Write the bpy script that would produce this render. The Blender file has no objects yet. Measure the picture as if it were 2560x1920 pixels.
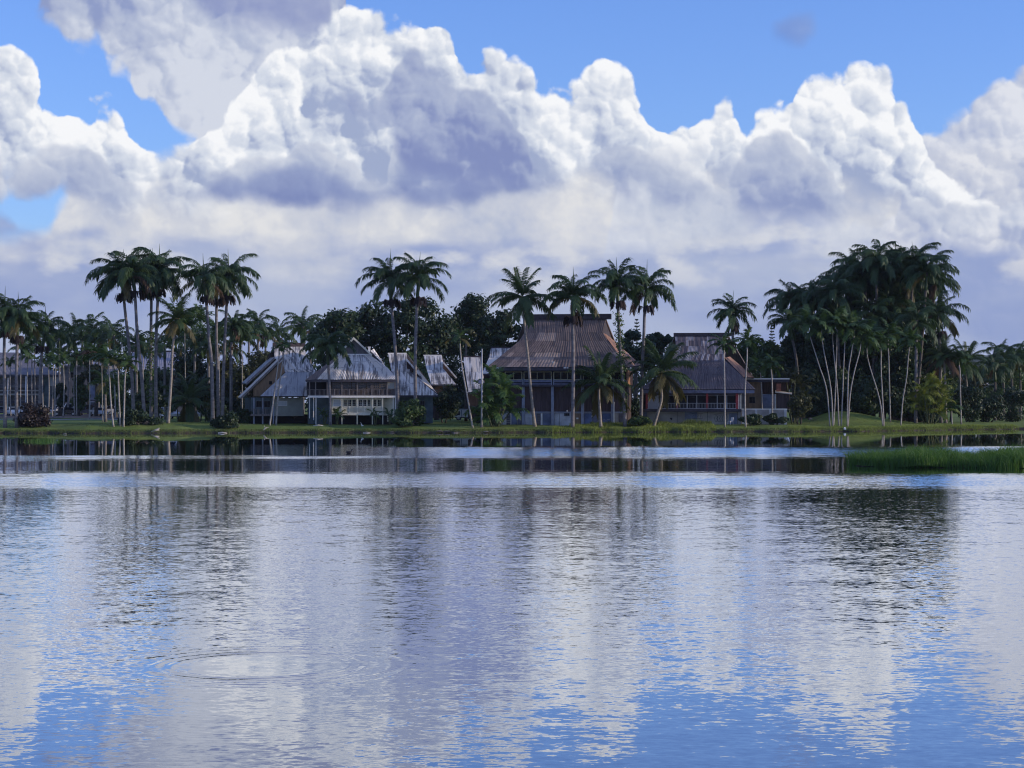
import bpy, math, random
import numpy as np
from mathutils import Vector, Euler

random.seed(7)
rng = np.random.default_rng(7)
R = math.radians
SC = bpy.context.scene
COL = SC.collection

# ------------------------------------------------------------------ camera
F = 5000.0            # focal length in photo pixels (photo 2560 wide)
HZ = 1005.0           # photo row of the horizon
H = 3.67              # eye height above the water
cam_d = bpy.data.cameras.new("camera")
cam_d.sensor_width = 36.0
cam_d.lens = 36.0 * F / 2560.0
cam_d.clip_start = 0.5
cam_d.clip_end = 20000.0
cam = bpy.data.objects.new("camera", cam_d)
COL.objects.link(cam)
cam.location = (0, 0, H)
cam.rotation_euler = (math.pi / 2 + math.atan((HZ - 960.0) / F), 0, 0)
SC.camera = cam

SC.view_settings.view_transform = 'Standard'
SC.view_settings.look = 'None'
SC.view_settings.gamma = 1.0
SC.view_settings.use_curve_mapping = False
SC.view_settings.exposure = 0.0
SC.cycles.max_bounces = 8
SC.cycles.transparent_max_bounces = 8
SC.cycles.use_denoising = True
SC.cycles.filter_width = 1.1

SUN_EL, SUN_AZ = R(13), R(97)      # azimuth clockwise from +Y
to_sun = Vector((math.sin(SUN_AZ) * math.cos(SUN_EL), math.cos(SUN_AZ) * math.cos(SUN_EL), math.sin(SUN_EL)))
sun_d = bpy.data.lights.new("sun", 'SUN')
sun_d.energy = 3.4
sun_d.angle = R(0.5)
sun_d.color = (1.0, 0.83, 0.66)
sun = bpy.data.objects.new("sun", sun_d)
COL.objects.link(sun)
sun.rotation_euler = (-to_sun).to_track_quat('-Z', 'Y').to_euler()
sun.location = (200, 100, 80)


# ------------------------------------------------------------------ node helper
class NG:
    def __init__(s, tree):
        s.t = tree
        s.n = tree.nodes
        s.l = tree.links

    def node(s, typ, **kw):
        n = s.n.new(typ)
        for k, v in kw.items():
            setattr(n, k, v)
        return n

    def put(s, sock, v):
        if isinstance(v, bpy.types.NodeSocket):
            s.l.new(v, sock)
        else:
            sock.default_value = v

    def m(s, op, a, b=None, c=None, clamp=False):
        n = s.node('ShaderNodeMath', operation=op, use_clamp=clamp)
        s.put(n.inputs[0], a)
        if b is not None:
            s.put(n.inputs[1], b)
        if c is not None:
            s.put(n.inputs[2], c)
        return n.outputs[0]

    def add(s, a, b): return s.m('ADD', a, b)
    def sub(s, a, b): return s.m('SUBTRACT', a, b)
    def mul(s, a, b): return s.m('MULTIPLY', a, b)

    def step(s, v, a, b, lo=0.0, hi=1.0):
        n = s.node('ShaderNodeMapRange', interpolation_type='SMOOTHSTEP')
        s.put(n.inputs['Value'], v)
        s.put(n.inputs['From Min'], a)
        s.put(n.inputs['From Max'], b)
        s.put(n.inputs['To Min'], lo)
        s.put(n.inputs['To Max'], hi)
        return n.outputs[0]

    def lin(s, v, a, b, lo=0.0, hi=1.0, clamp=True):
        n = s.node('ShaderNodeMapRange', clamp=clamp)
        s.put(n.inputs['Value'], v)
        n.inputs['From Min'].default_value = a
        n.inputs['From Max'].default_value = b
        n.inputs['To Min'].default_value = lo
        n.inputs['To Max'].default_value = hi
        return n.outputs[0]

    def vec(s, x, y, z=0.0):
        n = s.node('ShaderNodeCombineXYZ')
        s.put(n.inputs[0], x); s.put(n.inputs[1], y); s.put(n.inputs[2], z)
        return n.outputs[0]

    def sep(s, v):
        n = s.node('ShaderNodeSeparateXYZ')
        s.put(n.inputs[0], v)
        return n.outputs

    def noise(s, v, scale=1.0, detail=2.0, rough=0.5, dim='3D', w=None, dist=0.0):
        n = s.node('ShaderNodeTexNoise', noise_dimensions=dim)
        s.put(n.inputs['Vector'], v)
        n.inputs['Scale'].default_value = scale
        n.inputs['Detail'].default_value = detail
        n.inputs['Roughness'].default_value = rough
        n.inputs['Distortion'].default_value = dist
        return n

    def mix(s, f, a, b, mode='MIX'):
        n = s.node('ShaderNodeMix', data_type='RGBA', blend_type=mode)
        s.put(n.inputs[0], f)
        s.put(n.inputs[6], a if isinstance(a, bpy.types.NodeSocket) else (*a, 1.0))
        s.put(n.inputs[7], b if isinstance(b, bpy.types.NodeSocket) else (*b, 1.0))
        return n.outputs[2]

    def curve(s, v, pts):
        n = s.node('ShaderNodeFloatCurve')
        s.put(n.inputs['Value'], v)
        c = n.mapping.curves[0]
        pts = sorted(pts)
        while len(c.points) < len(pts):
            c.points.new(0.5, 0.5)
        for p, (x, y) in zip(c.points, pts):
            p.location = (x, y)
            p.handle_type = 'AUTO_CLAMPED'
        n.mapping.use_clip = False
        n.mapping.update()
        return n.outputs[0]


# ------------------------------------------------------------------ world: sky with clouds
def build_world():
    w = bpy.data.worlds.new("World")
    SC.world = w
    w.use_nodes = True
    w.node_tree.nodes.clear()
    g = NG(w.node_tree)
    S = 0.1                                 # background strength; cloud radiances are divided by it
    tc = g.node('ShaderNodeTexCoord')
    d = g.sep(tc.outputs['Generated'])
    az = g.m('ARCTAN2', d[0], d[1])
    el = g.m('ARCSINE', d[2])
    U0 = g.add(g.mul(az, F), 1280.0)        # angle units: 1/5000 rad
    V0 = g.m('SUBTRACT', HZ, g.mul(el, F))
    LO, WID = -400.0, 3360.0
    U = g.add(g.m('PINGPONG', g.sub(U0, LO), WID), LO)
    V = V0

    def cv(px, py):
        a = math.atan((px - 1280.0) / F)
        e = math.atan((HZ - py) / F * math.cos(a))
        return 1280 + F * a, HZ - F * e

    # fractal fields
    P = g.vec(g.mul(U0, 0.001), g.mul(V0, 0.001))
    nA = g.noise(P, 3.2, 7, 0.52)
    a = g.sep(nA.outputs['Color'])
    nB = g.noise(P, 11.0, 5, 0.55)
    b = g.sep(nB.outputs['Color'])

    def puff(vec, sc):
        v = g.node('ShaderNodeTexVoronoi', feature='SMOOTH_F1', voronoi_dimensions='2D')
        g.put(v.inputs['Vector'], vec)
        v.inputs['Scale'].default_value = sc
        v.inputs['Smoothness'].default_value = 0.25
        return v.outputs['Distance']
    # slightly warped coordinates make the puffs irregular
    wx = g.add(g.mul(U0, 0.001), g.mul(g.sub(b[0], 0.5), 0.09))
    wy = g.add(g.mul(V0, 0.001), g.mul(g.sub(b[1], 0.5), 0.09))
    W1 = g.vec(wx, wy)
    W2 = g.vec(g.add(wx, 0.009), g.add(wy, -0.009))

    def sq(x): return g.mul(x, x)

    def height(vec, nvec):
        p1 = sq(puff(vec, 5.5))
        p2 = sq(puff(vec, 13.0))
        p3 = sq(puff(vec, 32.0))
        n = g.noise(nvec, 9.0, 4, 0.5).outputs['Fac']
        return g.add(g.add(g.add(g.mul(p1, -1.9), g.mul(p2, -0.75)), g.mul(p3, -0.22)), g.mul(n, 0.7))
    DL = 0.009
    h1 = height(W1, P)
    h2 = height(W2, g.vec(g.add(g.mul(U0, 0.001), DL), g.add(g.mul(V0, 0.001), -DL)))
    rel = g.sub(h1, h2)                      # >0: slope faces the light (up, right)
    edge = g.add(h1, 0.15)                   # billow offset of edges

    def profile(Ux, pts):
        q = [cv(*p) for p in pts]
        return g.add(g.mul(g.curve(g.mul(g.sub(Ux, LO), 1.0 / WID),
                                   [((u - LO) / WID, (v + 600.0) / 1700.0) for u, v in q]), 1700.0), -600.0)

    col = None
    # clear sky
    sky = g.node('ShaderNodeTexSky', sky_type='NISHITA')
    sky.sun_disc = False
    sky.sun_elevation = SUN_EL
    sky.sun_rotation = SUN_AZ
    sky.altitude = 0
    sky.air_density = 1.0
    sky.dust_density = 0.4
    sky.ozone_density = 2.0
    col = g.mix(1.0, sky.outputs[0], SKY_TINT, 'MULTIPLY')
    # pale air low on the horizon is part of the same sky; clouds follow

    def C(r, gg, bb):
        return tuple(((v / 255.0 / 12.92) if v / 255.0 <= 0.04045 else ((v / 255.0 + 0.055) / 1.055) ** 2.4) / S for v in (r, gg, bb))

    def layer(col, top, bot, warp, soft_t, soft_b, lit, mid, dark, kdepth, krel, base=0.5, bw=40.0, dens=1.0, knoise=0.5):
        Ux = g.add(U, g.mul(g.sub(a[0], 0.5), warp))
        Vx = g.add(V, g.mul(g.sub(a[1], 0.5), warp))
        T = profile(Ux, top)
        T = g.sub(T, g.mul(edge, bw))
        dt = g.sub(Vx, T)
        mt = g.step(dt, 0.0, soft_t)
        B = profile(Ux, bot)
        mb = g.step(g.sub(g.add(B, g.add(g.mul(g.sub(a[2], 0.5), warp), g.mul(edge, bw * 0.8))), Vx), 0.0, soft_b)
        mask = g.mul(g.mul(mt, mb), dens)
        sh = g.add(g.add(base, g.mul(rel, krel)), g.mul(dt, -kdepth / 100.0))
        sh = g.add(sh, g.mul(g.sub(b[2], 0.5), knoise))
        sh = g.add(sh, g.mul(g.sub(a[2], 0.5), knoise * 1.6))
        c = g.mix(g.step(sh, 0.0, 0.55), dark, mid)
        c = g.mix(g.step(sh, 0.45, 1.0), c, lit)
        return g.mix(mask, col, c)

    WH, LT, MD, GB, DK = C(250, 251, 253), C(224, 228, 236), C(188, 196, 216), C(158, 170, 203), C(134, 147, 192)
    FAR = 1500
    # low pale stratus
    col = layer(col, [(-400, 500), (0, 565), (90, 550), (150, 470), (280, 360), (700, 330), (1500, 330), (2000, 330), (2960, 360)],
                [(-400, FAR), (2960, FAR)], 60, 60, 30, C(232, 231, 230), C(206, 209, 219), C(174, 184, 210), 0.10, 0.5, base=0.86, bw=30, dens=0.97, knoise=1.2)
    # right grey bank
    col = layer(col, [(-400, 300), (-100, 800), (2000, 800), (2230, 480), (2290, 330), (2330, 285), (2400, 250), (2450, 225), (2500, 165), (2560, 120), (2700, 60), (2960, 0)],
                [(-400, FAR), (2960, FAR)], 70, 40, 40, C(228, 230, 237), C(198, 204, 221), C(166, 177, 209), 0.02, 1.6, base=0.55, bw=70, dens=0.96, knoise=0.8)
    # top left grey sheet
    col = layer(col, [(-400, -300), (60, 30), (110, -150), (500, -260), (800, -240), (860, -100), (900, 300), (2960, 300)],
                [(-400, -100), (110, 50), (160, 110), (205, 140), (240, 125), (285, 180), (312, 178), (340, 215), (352, 275), (385, 285), (415, 350), (600, 420), (900, 420), (1000, 200), (1100, -200), (2960, -300)],
                80, 70, 34, C(214, 219, 231), C(182, 191, 214), C(144, 157, 198), -0.24, 1.3, base=-0.12, bw=80, dens=0.98, knoise=0.9)
    # main white cumulus line
    top = [(-400, 200), (-200, 110), (0, 120), (45, 118), (90, 150), (108, 205), (150, 225), (205, 225), (262, 240), (310, 250), (335, 310), (400, 330),
           (520, 300), (640, 180), (700, 125), (760, 95), (825, 70), (880, 15), (940, 18), (985, 50), (1020, 42), (1075, 45), (1120, 80), (1142, 125),
           (1165, 150), (1220, 130), (1275, 150), (1330, 180), (1352, 225), (1400, 205), (1448, 210), (1472, 162), (1505, 145), (1560, 162), (1600, 195), (1625, 250),
           (1660, 275), (1700, 285), (1740, 312), (1785, 292), (1815, 268), (1842, 280), (1856, 340), (1885, 305), (1940, 275), (2000, 228), (2030, 188), (2110, 180),
           (2200, 190), (2262, 240), (2292, 300), (2315, 370), (2350, 430), (2440, 480), (2560, 500), (2960, 400)]
    col = layer(col, top, [(-400, 560), (100, 520), (300, 580), (700, 560), (2000, 560), (2300, 600), (2960, 620)], 55, 20, 120, WH, C(212, 219, 232), C(160, 173, 205), 0.21, 1.8, base=0.84, bw=80, dens=1.0, knoise=0.85)
    col = layer(col, [(-400, 800), (1480, 700), (1560, 380), (1640, 340), (1740, 345), (1850, 370), (1920, 430), (2050, 470), (2200, 560), (2400, 700), (2960, 800)], [(-400, 700), (2960, 700)], 70, 70, 80,
                C(222, 226, 235), C(200, 207, 223), C(176, 187, 212), 0.10, 1.0, base=0.75, bw=80, dens=0.85, knoise=1.0)
    col = layer(col, [(-400, 330), (0, 400), (150, 395), (300, 420), (450, 440), (520, 700), (2960, 800)], [(-400, 560), (0, 520), (300, 520), (470, 530), (2960, 300)], 60, 60, 70,
                C(208, 214, 227), C(178, 188, 212), C(150, 164, 201), 0.35, 0.9, base=0.80, bw=60, dens=0.92, knoise=0.7)
    # grey clouds in front of it
    g1 = [(-400, 350), (-100, 380), (0, 400), (40, 430), (100, 372), (150, 342), (200, 352), (270, 400), (330, 430), (400, 450), (470, 468), (520, 450), (560, 440),
          (590, 392), (620, 372), (680, 388), (720, 368), (750, 312), (780, 312), (830, 362), (880, 388), (920, 430), (950, 452), (975, 400), (1000, 330),
          (1030, 300), (1100, 260), (1250, 280), (1300, 330), (1340, 405), (1420, 412), (1445, 395), (1475, 330), (1505, 305), (1545, 318), (1580, 345), (1620, 380),
          (1660, 400), (1690, 405), (1730, 410), (1770, 425), (1830, 410), (1860, 365), (1930, 335), (1990, 342), (2050, 385), (2100, 425), (2140, 470),
          (2200, 492), (2260, 488), (2310, 482), (2335, 490), (2400, 515), (2480, 500), (2560, 492), (2960, 480)]
    col = layer(col, g1, [(-400, 570), (0, 530), (400, 515), (700, 530), (1250, 510), (1560, 500), (1700, 550), (2200, 590), (2560, 570), (2960, 570)],
                50, 26, 80, C(206, 212, 226), C(176, 186, 211), C(138, 152, 195), 0.40, 1.0, base=0.78, bw=60, dens=0.92, knoise=0.7)
    col = layer(col, [(-400, 900), (400, 700), (470, 490), (600, 425), (760, 400), (830, 425), (940, 462), (1010, 430), (1340, 430), (1440, 425), (1560, 430), (1590, 520), (1700, 900), (2960, 900)],
                [(-400, 300), (400, 480), (500, 520), (900, 528), (1300, 516), (1570, 492), (1650, 300), (2960, 300)], 50, 40, 50,
                C(172, 183, 210), C(144, 157, 197), C(122, 136, 185), 0.5, 0.8, base=0.60, bw=40, dens=0.95, knoise=0.6)
    # the tall grey head in the middle
    g2 = [(-400, 700), (780, 600), (815, 330), (850, 238), (885, 232), (915, 262), (945, 250), (975, 200), (1000, 160), (1030, 128), (1062, 160), (1110, 188), (1160, 195),
          (1210, 212), (1255, 245), (1290, 305), (1312, 345), (1335, 430), (1400, 520), (1500, 700), (2960, 700)]
    b2 = [(-400, 0), (800, 300), (860, 318), (930, 340), (960, 345), (1010, 430), (1060, 470), (1250, 505), (1320, 500), (1500, 480), (2960, 0)]
    col = layer(col, g2, b2, 40, 24, 70, C(200, 206, 222), C(168, 179, 208), C(130, 143, 190), 0.28, 1.1, base=0.66, bw=55, dens=0.97, knoise=0.6)
    # dark lavender sheet hanging in from the top, and wisps
    col = layer(col, [(-400, 0), (430, 60), (500, -100), (620, -200), (760, -200), (830, 30), (900, 300), (2960, 300)],
                [(-400, -300), (430, -20), (520, 70), (640, 100), (740, 125), (800, 110), (850, 0), (900, -200), (2960, -300)],
                60, 90, 70, C(184, 192, 216), C(158, 168, 203), C(142, 153, 197), 0.0, 0.6, base=0.3, bw=30, dens=0.9)
    col = layer(col, [(-400, 300), (1200, 300), (1850, 130), (1900, 45), (1980, 0), (2050, 60), (2100, 300), (2960, 300)],
                [(-400, -300), (1200, -300), (1850, 20), (1900, 95), (1950, 125), (2000, 110), (2060, -20), (2150, -300), (2960, -300)],
                110, 70, 70, C(142, 166, 218), C(126, 154, 214), C(112, 144, 210), 0.0, 0.6, base=0.4, bw=60, dens=0.85, knoise=1.0)
    col = layer(col, [(-400, 300), (2150, 300), (2340, 190), (2400, 130), (2480, 100), (2560, 70), (2960, -50)],
                [(-400, -300), (2200, -200), (2340, 140), (2420, 195), (2500, 180), (2560, 200), (2960, 200)],
                90, 80, 80, C(190, 200, 224), C(165, 180, 217), C(145, 165, 214), 0.0, 0.6, base=0.5, bw=50, dens=0.65, knoise=0.8)
    # low slate bank at the left
    col = layer(col, [(-400, 560), (0, 505), (60, 540), (130, 575), (220, 565), (280, 600), (330, 760), (500, 1000), (2960, 1000)],
                [(-400, 680), (0, 625), (150, 640), (260, 610), (340, 560), (500, 200), (2960, 0)],
                40, 40, 60, C(176, 189, 219), C(148, 165, 209), C(126, 147, 201), 0.1, 0.6, base=0.35, bw=40, dens=0.85)
    # rain-grey base above the horizon
    nL = g.sep(g.noise(g.vec(g.mul(U0, 0.0011), g.mul(V0, 0.0030), 4.0), 2.0, 6, 0.50).outputs['Color'])
    nM = g.sep(g.noise(g.vec(g.mul(U0, 0.0020), g.mul(V0, 0.0034), 9.0), 2.6, 6, 0.52).outputs['Color'])
    low = g.step(g.add(V, g.add(g.mul(g.sub(nL[0], 0.5), 420.0), g.mul(g.sub(a[1], 0.5), 120.0))), 570.0, 690.0)
    lc = g.mix(g.step(nL[1], 0.36, 0.62), C(143, 160, 206), C(171, 183, 213))
    lc = g.mix(g.mul(g.step(nM[0], 0.50, 0.68), g.step(V, 800.0, 640.0)), lc, C(212, 215, 224))
    col = g.mix(g.mul(low, 0.9), col, lc)
    # broken cloud overhead (outside the picture, the same kind of sky)
    up = g.vec(g.m('DIVIDE', d[0], g.m('MAXIMUM', g.add(d[2], 0.12), 0.05)), g.m('DIVIDE', d[1], g.m('MAXIMUM', g.add(d[2], 0.12), 0.05)))
    nU = g.noise(up, 1.3, 7, 0.55)
    mU = g.mul(g.step(nU.outputs['Fac'], 0.50, 0.66), g.step(V, -60.0, -420.0))
    col = g.mix(mU, col, g.mix(g.step(g.sep(nU.outputs['Color'])[1], 0.35, 0.65), MD, WH))
    bg = g.node('ShaderNodeBackground')
    bg.inputs['Strength'].default_value = S
    g.l.new(col, bg.inputs['Color'])
    out = g.node('ShaderNodeOutputWorld')
    g.l.new(bg.outputs[0], out.inputs['Surface'])
    w.cycles.sampling_method = 'MANUAL'
    w.cycles.sample_map_resolution = 512


SKY_TINT = (1.05, 1.36, 2.40)
build_world()


# ------------------------------------------------------------------ mesh helpers
class MB:
    """collects geometry for ONE mesh object"""

    def __init__(s):
        s.v = []
        s.f = []

    def poly(s, pts):
        k = len(s.v)
        s.v += [tuple(p) for p in pts]
        s.f.append(tuple(range(k, k + len(pts))))

    def hexa(s, b, t):
        """b, t: 4 bottom and 4 top points, counter-clockwise from above"""
        k = len(s.v)
        s.v += [tuple(p) for p in b] + [tuple(p) for p in t]
        s.f += [(k + 3, k + 2, k + 1, k), (k + 4, k + 5, k + 6, k + 7)]
        for i in range(4):
            j = (i + 1) % 4
            s.f.append((k + i, k + j, k + 4 + j, k + 4 + i))

    def box(s, x0, x1, y0, y1, z0, z1):
        s.hexa([(x0, y0, z0), (x1, y0, z0), (x1, y1, z0), (x0, y1, z0)],
               [(x0, y0, z1), (x1, y0, z1), (x1, y1, z1), (x0, y1, z1)])

    def slab(s, pts, th):
        """a plate from a polygon, given thickness along its normal (downwards)"""
        p = [Vector(q) for q in pts]
        n = (p[1] - p[0]).cross(p[2] - p[0])
        if len(p) > 3 and n.length < 1e-6:
            n = (p[2] - p[0]).cross(p[3] - p[0])
        n.normalize()
        k = len(s.v)
        m = len(p)
        s.v += [tuple(q) for q in p] + [tuple(q - n * th) for q in p]
        s.f.append(tuple(range(k, k + m)))
        s.f.append(tuple(range(k + 2 * m - 1, k + m - 1, -1)))
        for i in range(m):
            j = (i + 1) % m
            s.f.append((k + j, k + i, k + m + i, k + m + j))

    def tube(s, pts, rad, n=6, cap=True):
        P = [Vector(p) for p in pts]
        rings = []
        for i, p in enumerate(P):
            t = (P[min(i + 1, len(P) - 1)] - P[max(i - 1, 0)]).normalized()
            a = t.cross(Vector((0, 1, 0)) if abs(t.y) < 0.8 else Vector((1, 0, 0))).normalized()
            b = t.cross(a)
            r = rad[i] if hasattr(rad, '__len__') else rad
            k = len(s.v)
            for j in range(n):
                an = 2 * math.pi * j / n
                s.v.append(tuple(p + a * (r * math.cos(an)) + b * (r * math.sin(an))))
            rings.append(k)
        for r0, r1 in zip(rings, rings[1:]):
            for j in range(n):
                jj = (j + 1) % n
                s.f.append((r0 + j, r1 + j, r1 + jj, r0 + jj))
        if cap:
            s.f.append(tuple(rings[0] + j for j in range(n)))
            s.f.append(tuple(rings[-1] + n - 1 - j for j in range(n)))

    def mesh(s, name, mat, off=(0, 0, 0), smooth=False):
        me = bpy.data.meshes.new(name)
        o = Vector(off)
        me.from_pydata([tuple(Vector(v) - o) for v in s.v], [], s.f)
        if mat:
            me.materials.append(mat)
        if smooth:
            me.polygons.foreach_set('use_smooth', [True] * len(me.polygons))
        me.update()
        return me

    def build(s, name, mat, parent=None, smooth=False):
        """parts are written in world coordinates; a parent is an unrotated Empty"""
        off = root_loc(parent) if parent else (0, 0, 0)
        return link(name, s.mesh(name, mat, off, smooth), parent)


def root_loc(o):
    l = Vector((0, 0, 0))
    while o is not None:
        l += o.location
        o = o.parent
    return l


def link(name, data, parent=None, loc=None):
    o = bpy.data.objects.new(name, data)
    COL.objects.link(o)
    if parent:
        o.parent = parent
    if loc is not None:
        o.location = loc
    return o


USED = set()


def thing(name, label, cat, loc, group=None):
    o = bpy.data.objects.new(name, None)
    o.empty_display_size = 0.3
    COL.objects.link(o)
    o.location = loc
    o['label'] = label
    o['category'] = cat
    if group:
        o['group'] = group
    USED.add(label)
    return o


def fast_mesh(name, verts, faces_idx, nper, mat):
    """verts (N,3), faces (M,nper) numpy arrays"""
    me = bpy.data.meshes.new(name)
    M = len(faces_idx)
    me.vertices.add(len(verts))
    me.vertices.foreach_set('co', np.asarray(verts, np.float32).ravel())
    me.loops.add(M * nper)
    me.loops.foreach_set('vertex_index', np.asarray(faces_idx, np.int32).ravel())
    me.polygons.add(M)
    me.polygons.foreach_set('loop_start', np.arange(0, M * nper, nper, dtype=np.int32))
    me.polygons.foreach_set('loop_total', np.full(M, nper, np.int32))
    if mat:
        me.materials.append(mat)
    me.update(calc_edges=True)
    return me


def px(p, y, Y):
    """the place that shows at photo pixel (p, y) when it stands Y metres away"""
    return Vector(((p - 1280.0) / F * Y, Y, H + (HZ - y) / F * Y))


# ------------------------------------------------------------------ materials
MATS = {}


def mat_plain(name, col, rough=0.8, var=0.0, scale=3.0, spec=0.3, metal=0.0, stretch=(1, 1, 1), col2=None, bump=0.0):
    m = bpy.data.materials.new(name)
    m.use_nodes = True
    g = NG(m.node_tree)
    b = m.node_tree.nodes['Principled BSDF']
    b.inputs['Roughness'].default_value = rough
    b.inputs['Metallic'].default_value = metal
    b.inputs['Specular IOR Level'].default_value = spec
    tc = g.node('ShaderNodeTexCoord')
    mp = g.node('ShaderNodeMapping')
    mp.inputs['Scale'].default_value = stretch
    g.l.new(tc.outputs['Object'], mp.inputs[0])
    n = g.noise(mp.outputs[0], scale, 5, 0.6)
    if col2 is None:
        col2 = tuple(c * (1 - var) for c in col)
        col = tuple(min(1, c * (1 + var)) for c in col)
    c = g.mix(g.step(n.outputs['Fac'], 0.33, 0.67), col2, col)
    g.l.new(c, b.inputs['Base Color'])
    if bump:
        bn = g.node('ShaderNodeBump')
        bn.inputs['Strength'].default_value = bump
        g.l.new(n.outputs['Fac'], bn.inputs['Height'])
        g.l.new(bn.outputs[0], b.inputs['Normal'])
    MATS[name] = m
    return m


def mat_leaf(name, c1, c2, trans=0.25, rough=0.5):
    m = bpy.data.materials.new(name)
    m.use_nodes = True
    g = NG(m.node_tree)
    m.node_tree.nodes.clear()
    geo = g.node('ShaderNodeNewGeometry')
    oi = g.node('ShaderNodeObjectInfo')
    f = g.add(g.mul(geo.outputs['Random Per Island'], 0.6), g.mul(oi.outputs['Random'], 0.4))
    c = g.mix(f, c1, c2)
    b = g.node('ShaderNodeBsdfPrincipled')
    b.inputs['Roughness'].default_value = rough
    b.inputs['Specular IOR Level'].default_value = 0.35
    g.l.new(c, b.inputs['Base Color'])
    t = g.node('ShaderNodeBsdfTranslucent')
    g.l.new(g.mix(0.5, c, (c2[0] * 1.3, c2[1] * 1.5, c2[2] * 0.6)), t.inputs['Color'])
    ms = g.node('ShaderNodeMixShader')
    ms.inputs[0].default_value = trans
    g.l.new(b.outputs[0], ms.inputs[1])
    g.l.new(t.outputs[0], ms.inputs[2])
    o = g.node('ShaderNodeOutputMaterial')
    g.l.new(ms.outputs[0], o.inputs[0])
    MATS[name] = m
    return m


def mat_streak(name, light, dark, cover, sx=5.0, sz=0.35):
    """weathered metal sheet: streaks of dirt run down the slope"""
    m = bpy.data.materials.new(name)
    m.use_nodes = True
    g = NG(m.node_tree)
    b = m.node_tree.nodes['Principled BSDF']
    b.inputs['Roughness'].default_value = 0.65
    b.inputs['Specular IOR Level'].default_value = 0.3
    geo = g.node('ShaderNodeNewGeometry')
    p = g.sep(geo.outputs['Position'])
    n1 = g.noise(g.vec(g.mul(p[0], sx), g.mul(p[1], 0.3), g.mul(p[2], sz)), 1.0, 4, 0.65).outputs['Fac']
    n2 = g.noise(g.vec(g.mul(p[0], 0.5), g.mul(p[1], 0.5), g.mul(p[2], 0.5)), 1.0, 4, 0.6).outputs['Fac']
    k = g.add(g.mul(n1, 0.75), g.mul(n2, 0.45))
    oi = g.node('ShaderNodeObjectInfo')
    k = g.add(k, g.mul(g.sub(oi.outputs['Random'], 0.5), 0.10))
    c = g.mix(g.step(k, cover - 0.10, cover + 0.10), dark, light)
    g.l.new(c, b.inputs['Base Color'])
    MATS[name] = m
    return m


M = MATS
mat_leaf('leaf_royal', (0.026, 0.055, 0.022), (0.058, 0.105, 0.036))
mat_leaf('leaf_slender', (0.036, 0.075, 0.024), (0.070, 0.125, 0.038))
mat_leaf('leaf_coconut', (0.034, 0.065, 0.024), (0.068, 0.110, 0.036))
mat_leaf('leaf_areca', (0.055, 0.115, 0.030), (0.10, 0.17, 0.045), 0.3)
mat_leaf('leaf_old', (0.12, 0.095, 0.032), (0.085, 0.085, 0.030), 0.2)
mat_leaf('leaf_dead', (0.11, 0.065, 0.035), (0.07, 0.045, 0.028), 0.1, 0.8)
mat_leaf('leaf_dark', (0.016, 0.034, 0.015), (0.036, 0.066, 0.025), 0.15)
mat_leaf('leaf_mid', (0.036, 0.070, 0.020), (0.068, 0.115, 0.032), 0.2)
mat_leaf('leaf_olive', (0.040, 0.050, 0.018), (0.065, 0.075, 0.028), 0.2)
mat_leaf('leaf_red', (0.030, 0.018, 0.020), (0.045, 0.035, 0.030), 0.15)
mat_leaf('leaf_lime', (0.26, 0.28, 0.04), (0.10, 0.14, 0.03), 0.3)
mat_leaf('leaf_reed', (0.050, 0.125, 0.026), (0.100, 0.190, 0.042), 0.35, 0.6)
mat_leaf('leaf_grass', (0.150, 0.210, 0.045), (0.240, 0.290, 0.075), 0.35, 0.6)
mat_leaf('leaf_weed', (0.085, 0.125, 0.034), (0.140, 0.170, 0.052), 0.3, 0.6)
mat_plain('bark_royal', (0.165, 0.155, 0.155), 0.9, 0.25, 1.5, stretch=(1, 1, 2.5), bump=0.2)
mat_plain('bark_slender', (0.32, 0.30, 0.275), 0.9, 0.22, 2.0, stretch=(1, 1, 3), bump=0.2)
mat_plain('bark_coconut', (0.25, 0.225, 0.195), 0.9, 0.25, 2.0, stretch=(1, 1, 3), bump=0.2)
mat_plain('bark_shaded', (0.115, 0.105, 0.095), 0.95, 0.3, 1.5, stretch=(1, 1, 2.5), bump=0.2)  # darker royal bark: the deep shade among the trunks is put into the colour
mat_plain('stem_green', (0.07, 0.085, 0.04), 0.8, 0.25, 2.0)
mat_plain('bark_tree', (0.10, 0.085, 0.07), 0.95, 0.3, 2.0, bump=0.3)
mat_plain('crownshaft', (0.050, 0.085, 0.032), 0.45, 0.2, 2.0)
mat_plain('fruit', (0.030, 0.022, 0.022), 0.9, 0.3, 4.0)
mat_plain('driftwood', (0.50, 0.46, 0.40), 0.9, 0.25, 3.0, bump=0.3)
mat_plain('rock', (0.16, 0.145, 0.13), 0.95, 0.35, 2.0, bump=0.5)
mat_plain('pale_rock', (0.50, 0.47, 0.43), 0.9, 0.2, 3.0, bump=0.3)
mat_streak('tin_grey', (0.80, 0.78, 0.75), (0.15, 0.145, 0.15), 0.585)
mat_streak('tin_pale', (0.72, 0.67, 0.60), (0.34, 0.31, 0.29), 0.47)
mat_streak('tin_blue', (0.47, 0.49, 0.52), (0.24, 0.25, 0.29), 0.55)
mat_streak('tin_brown', (0.190, 0.150, 0.138), (0.115, 0.092, 0.090), 0.58, 7.0)
mat_streak('tin_rust', (0.235, 0.180, 0.158), (0.140, 0.108, 0.102), 0.56, 6.0)
mat_streak('tin_patch', (0.40, 0.31, 0.26), (0.22, 0.165, 0.148), 0.50, 6.0)
mat_streak('tin_slate', (0.165, 0.14, 0.15), (0.10, 0.085, 0.095), 0.60, 7.0)
mat_streak('tin_chalk', (0.42, 0.39, 0.40), (0.15, 0.13, 0.14), 0.58, 7.0)
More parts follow.
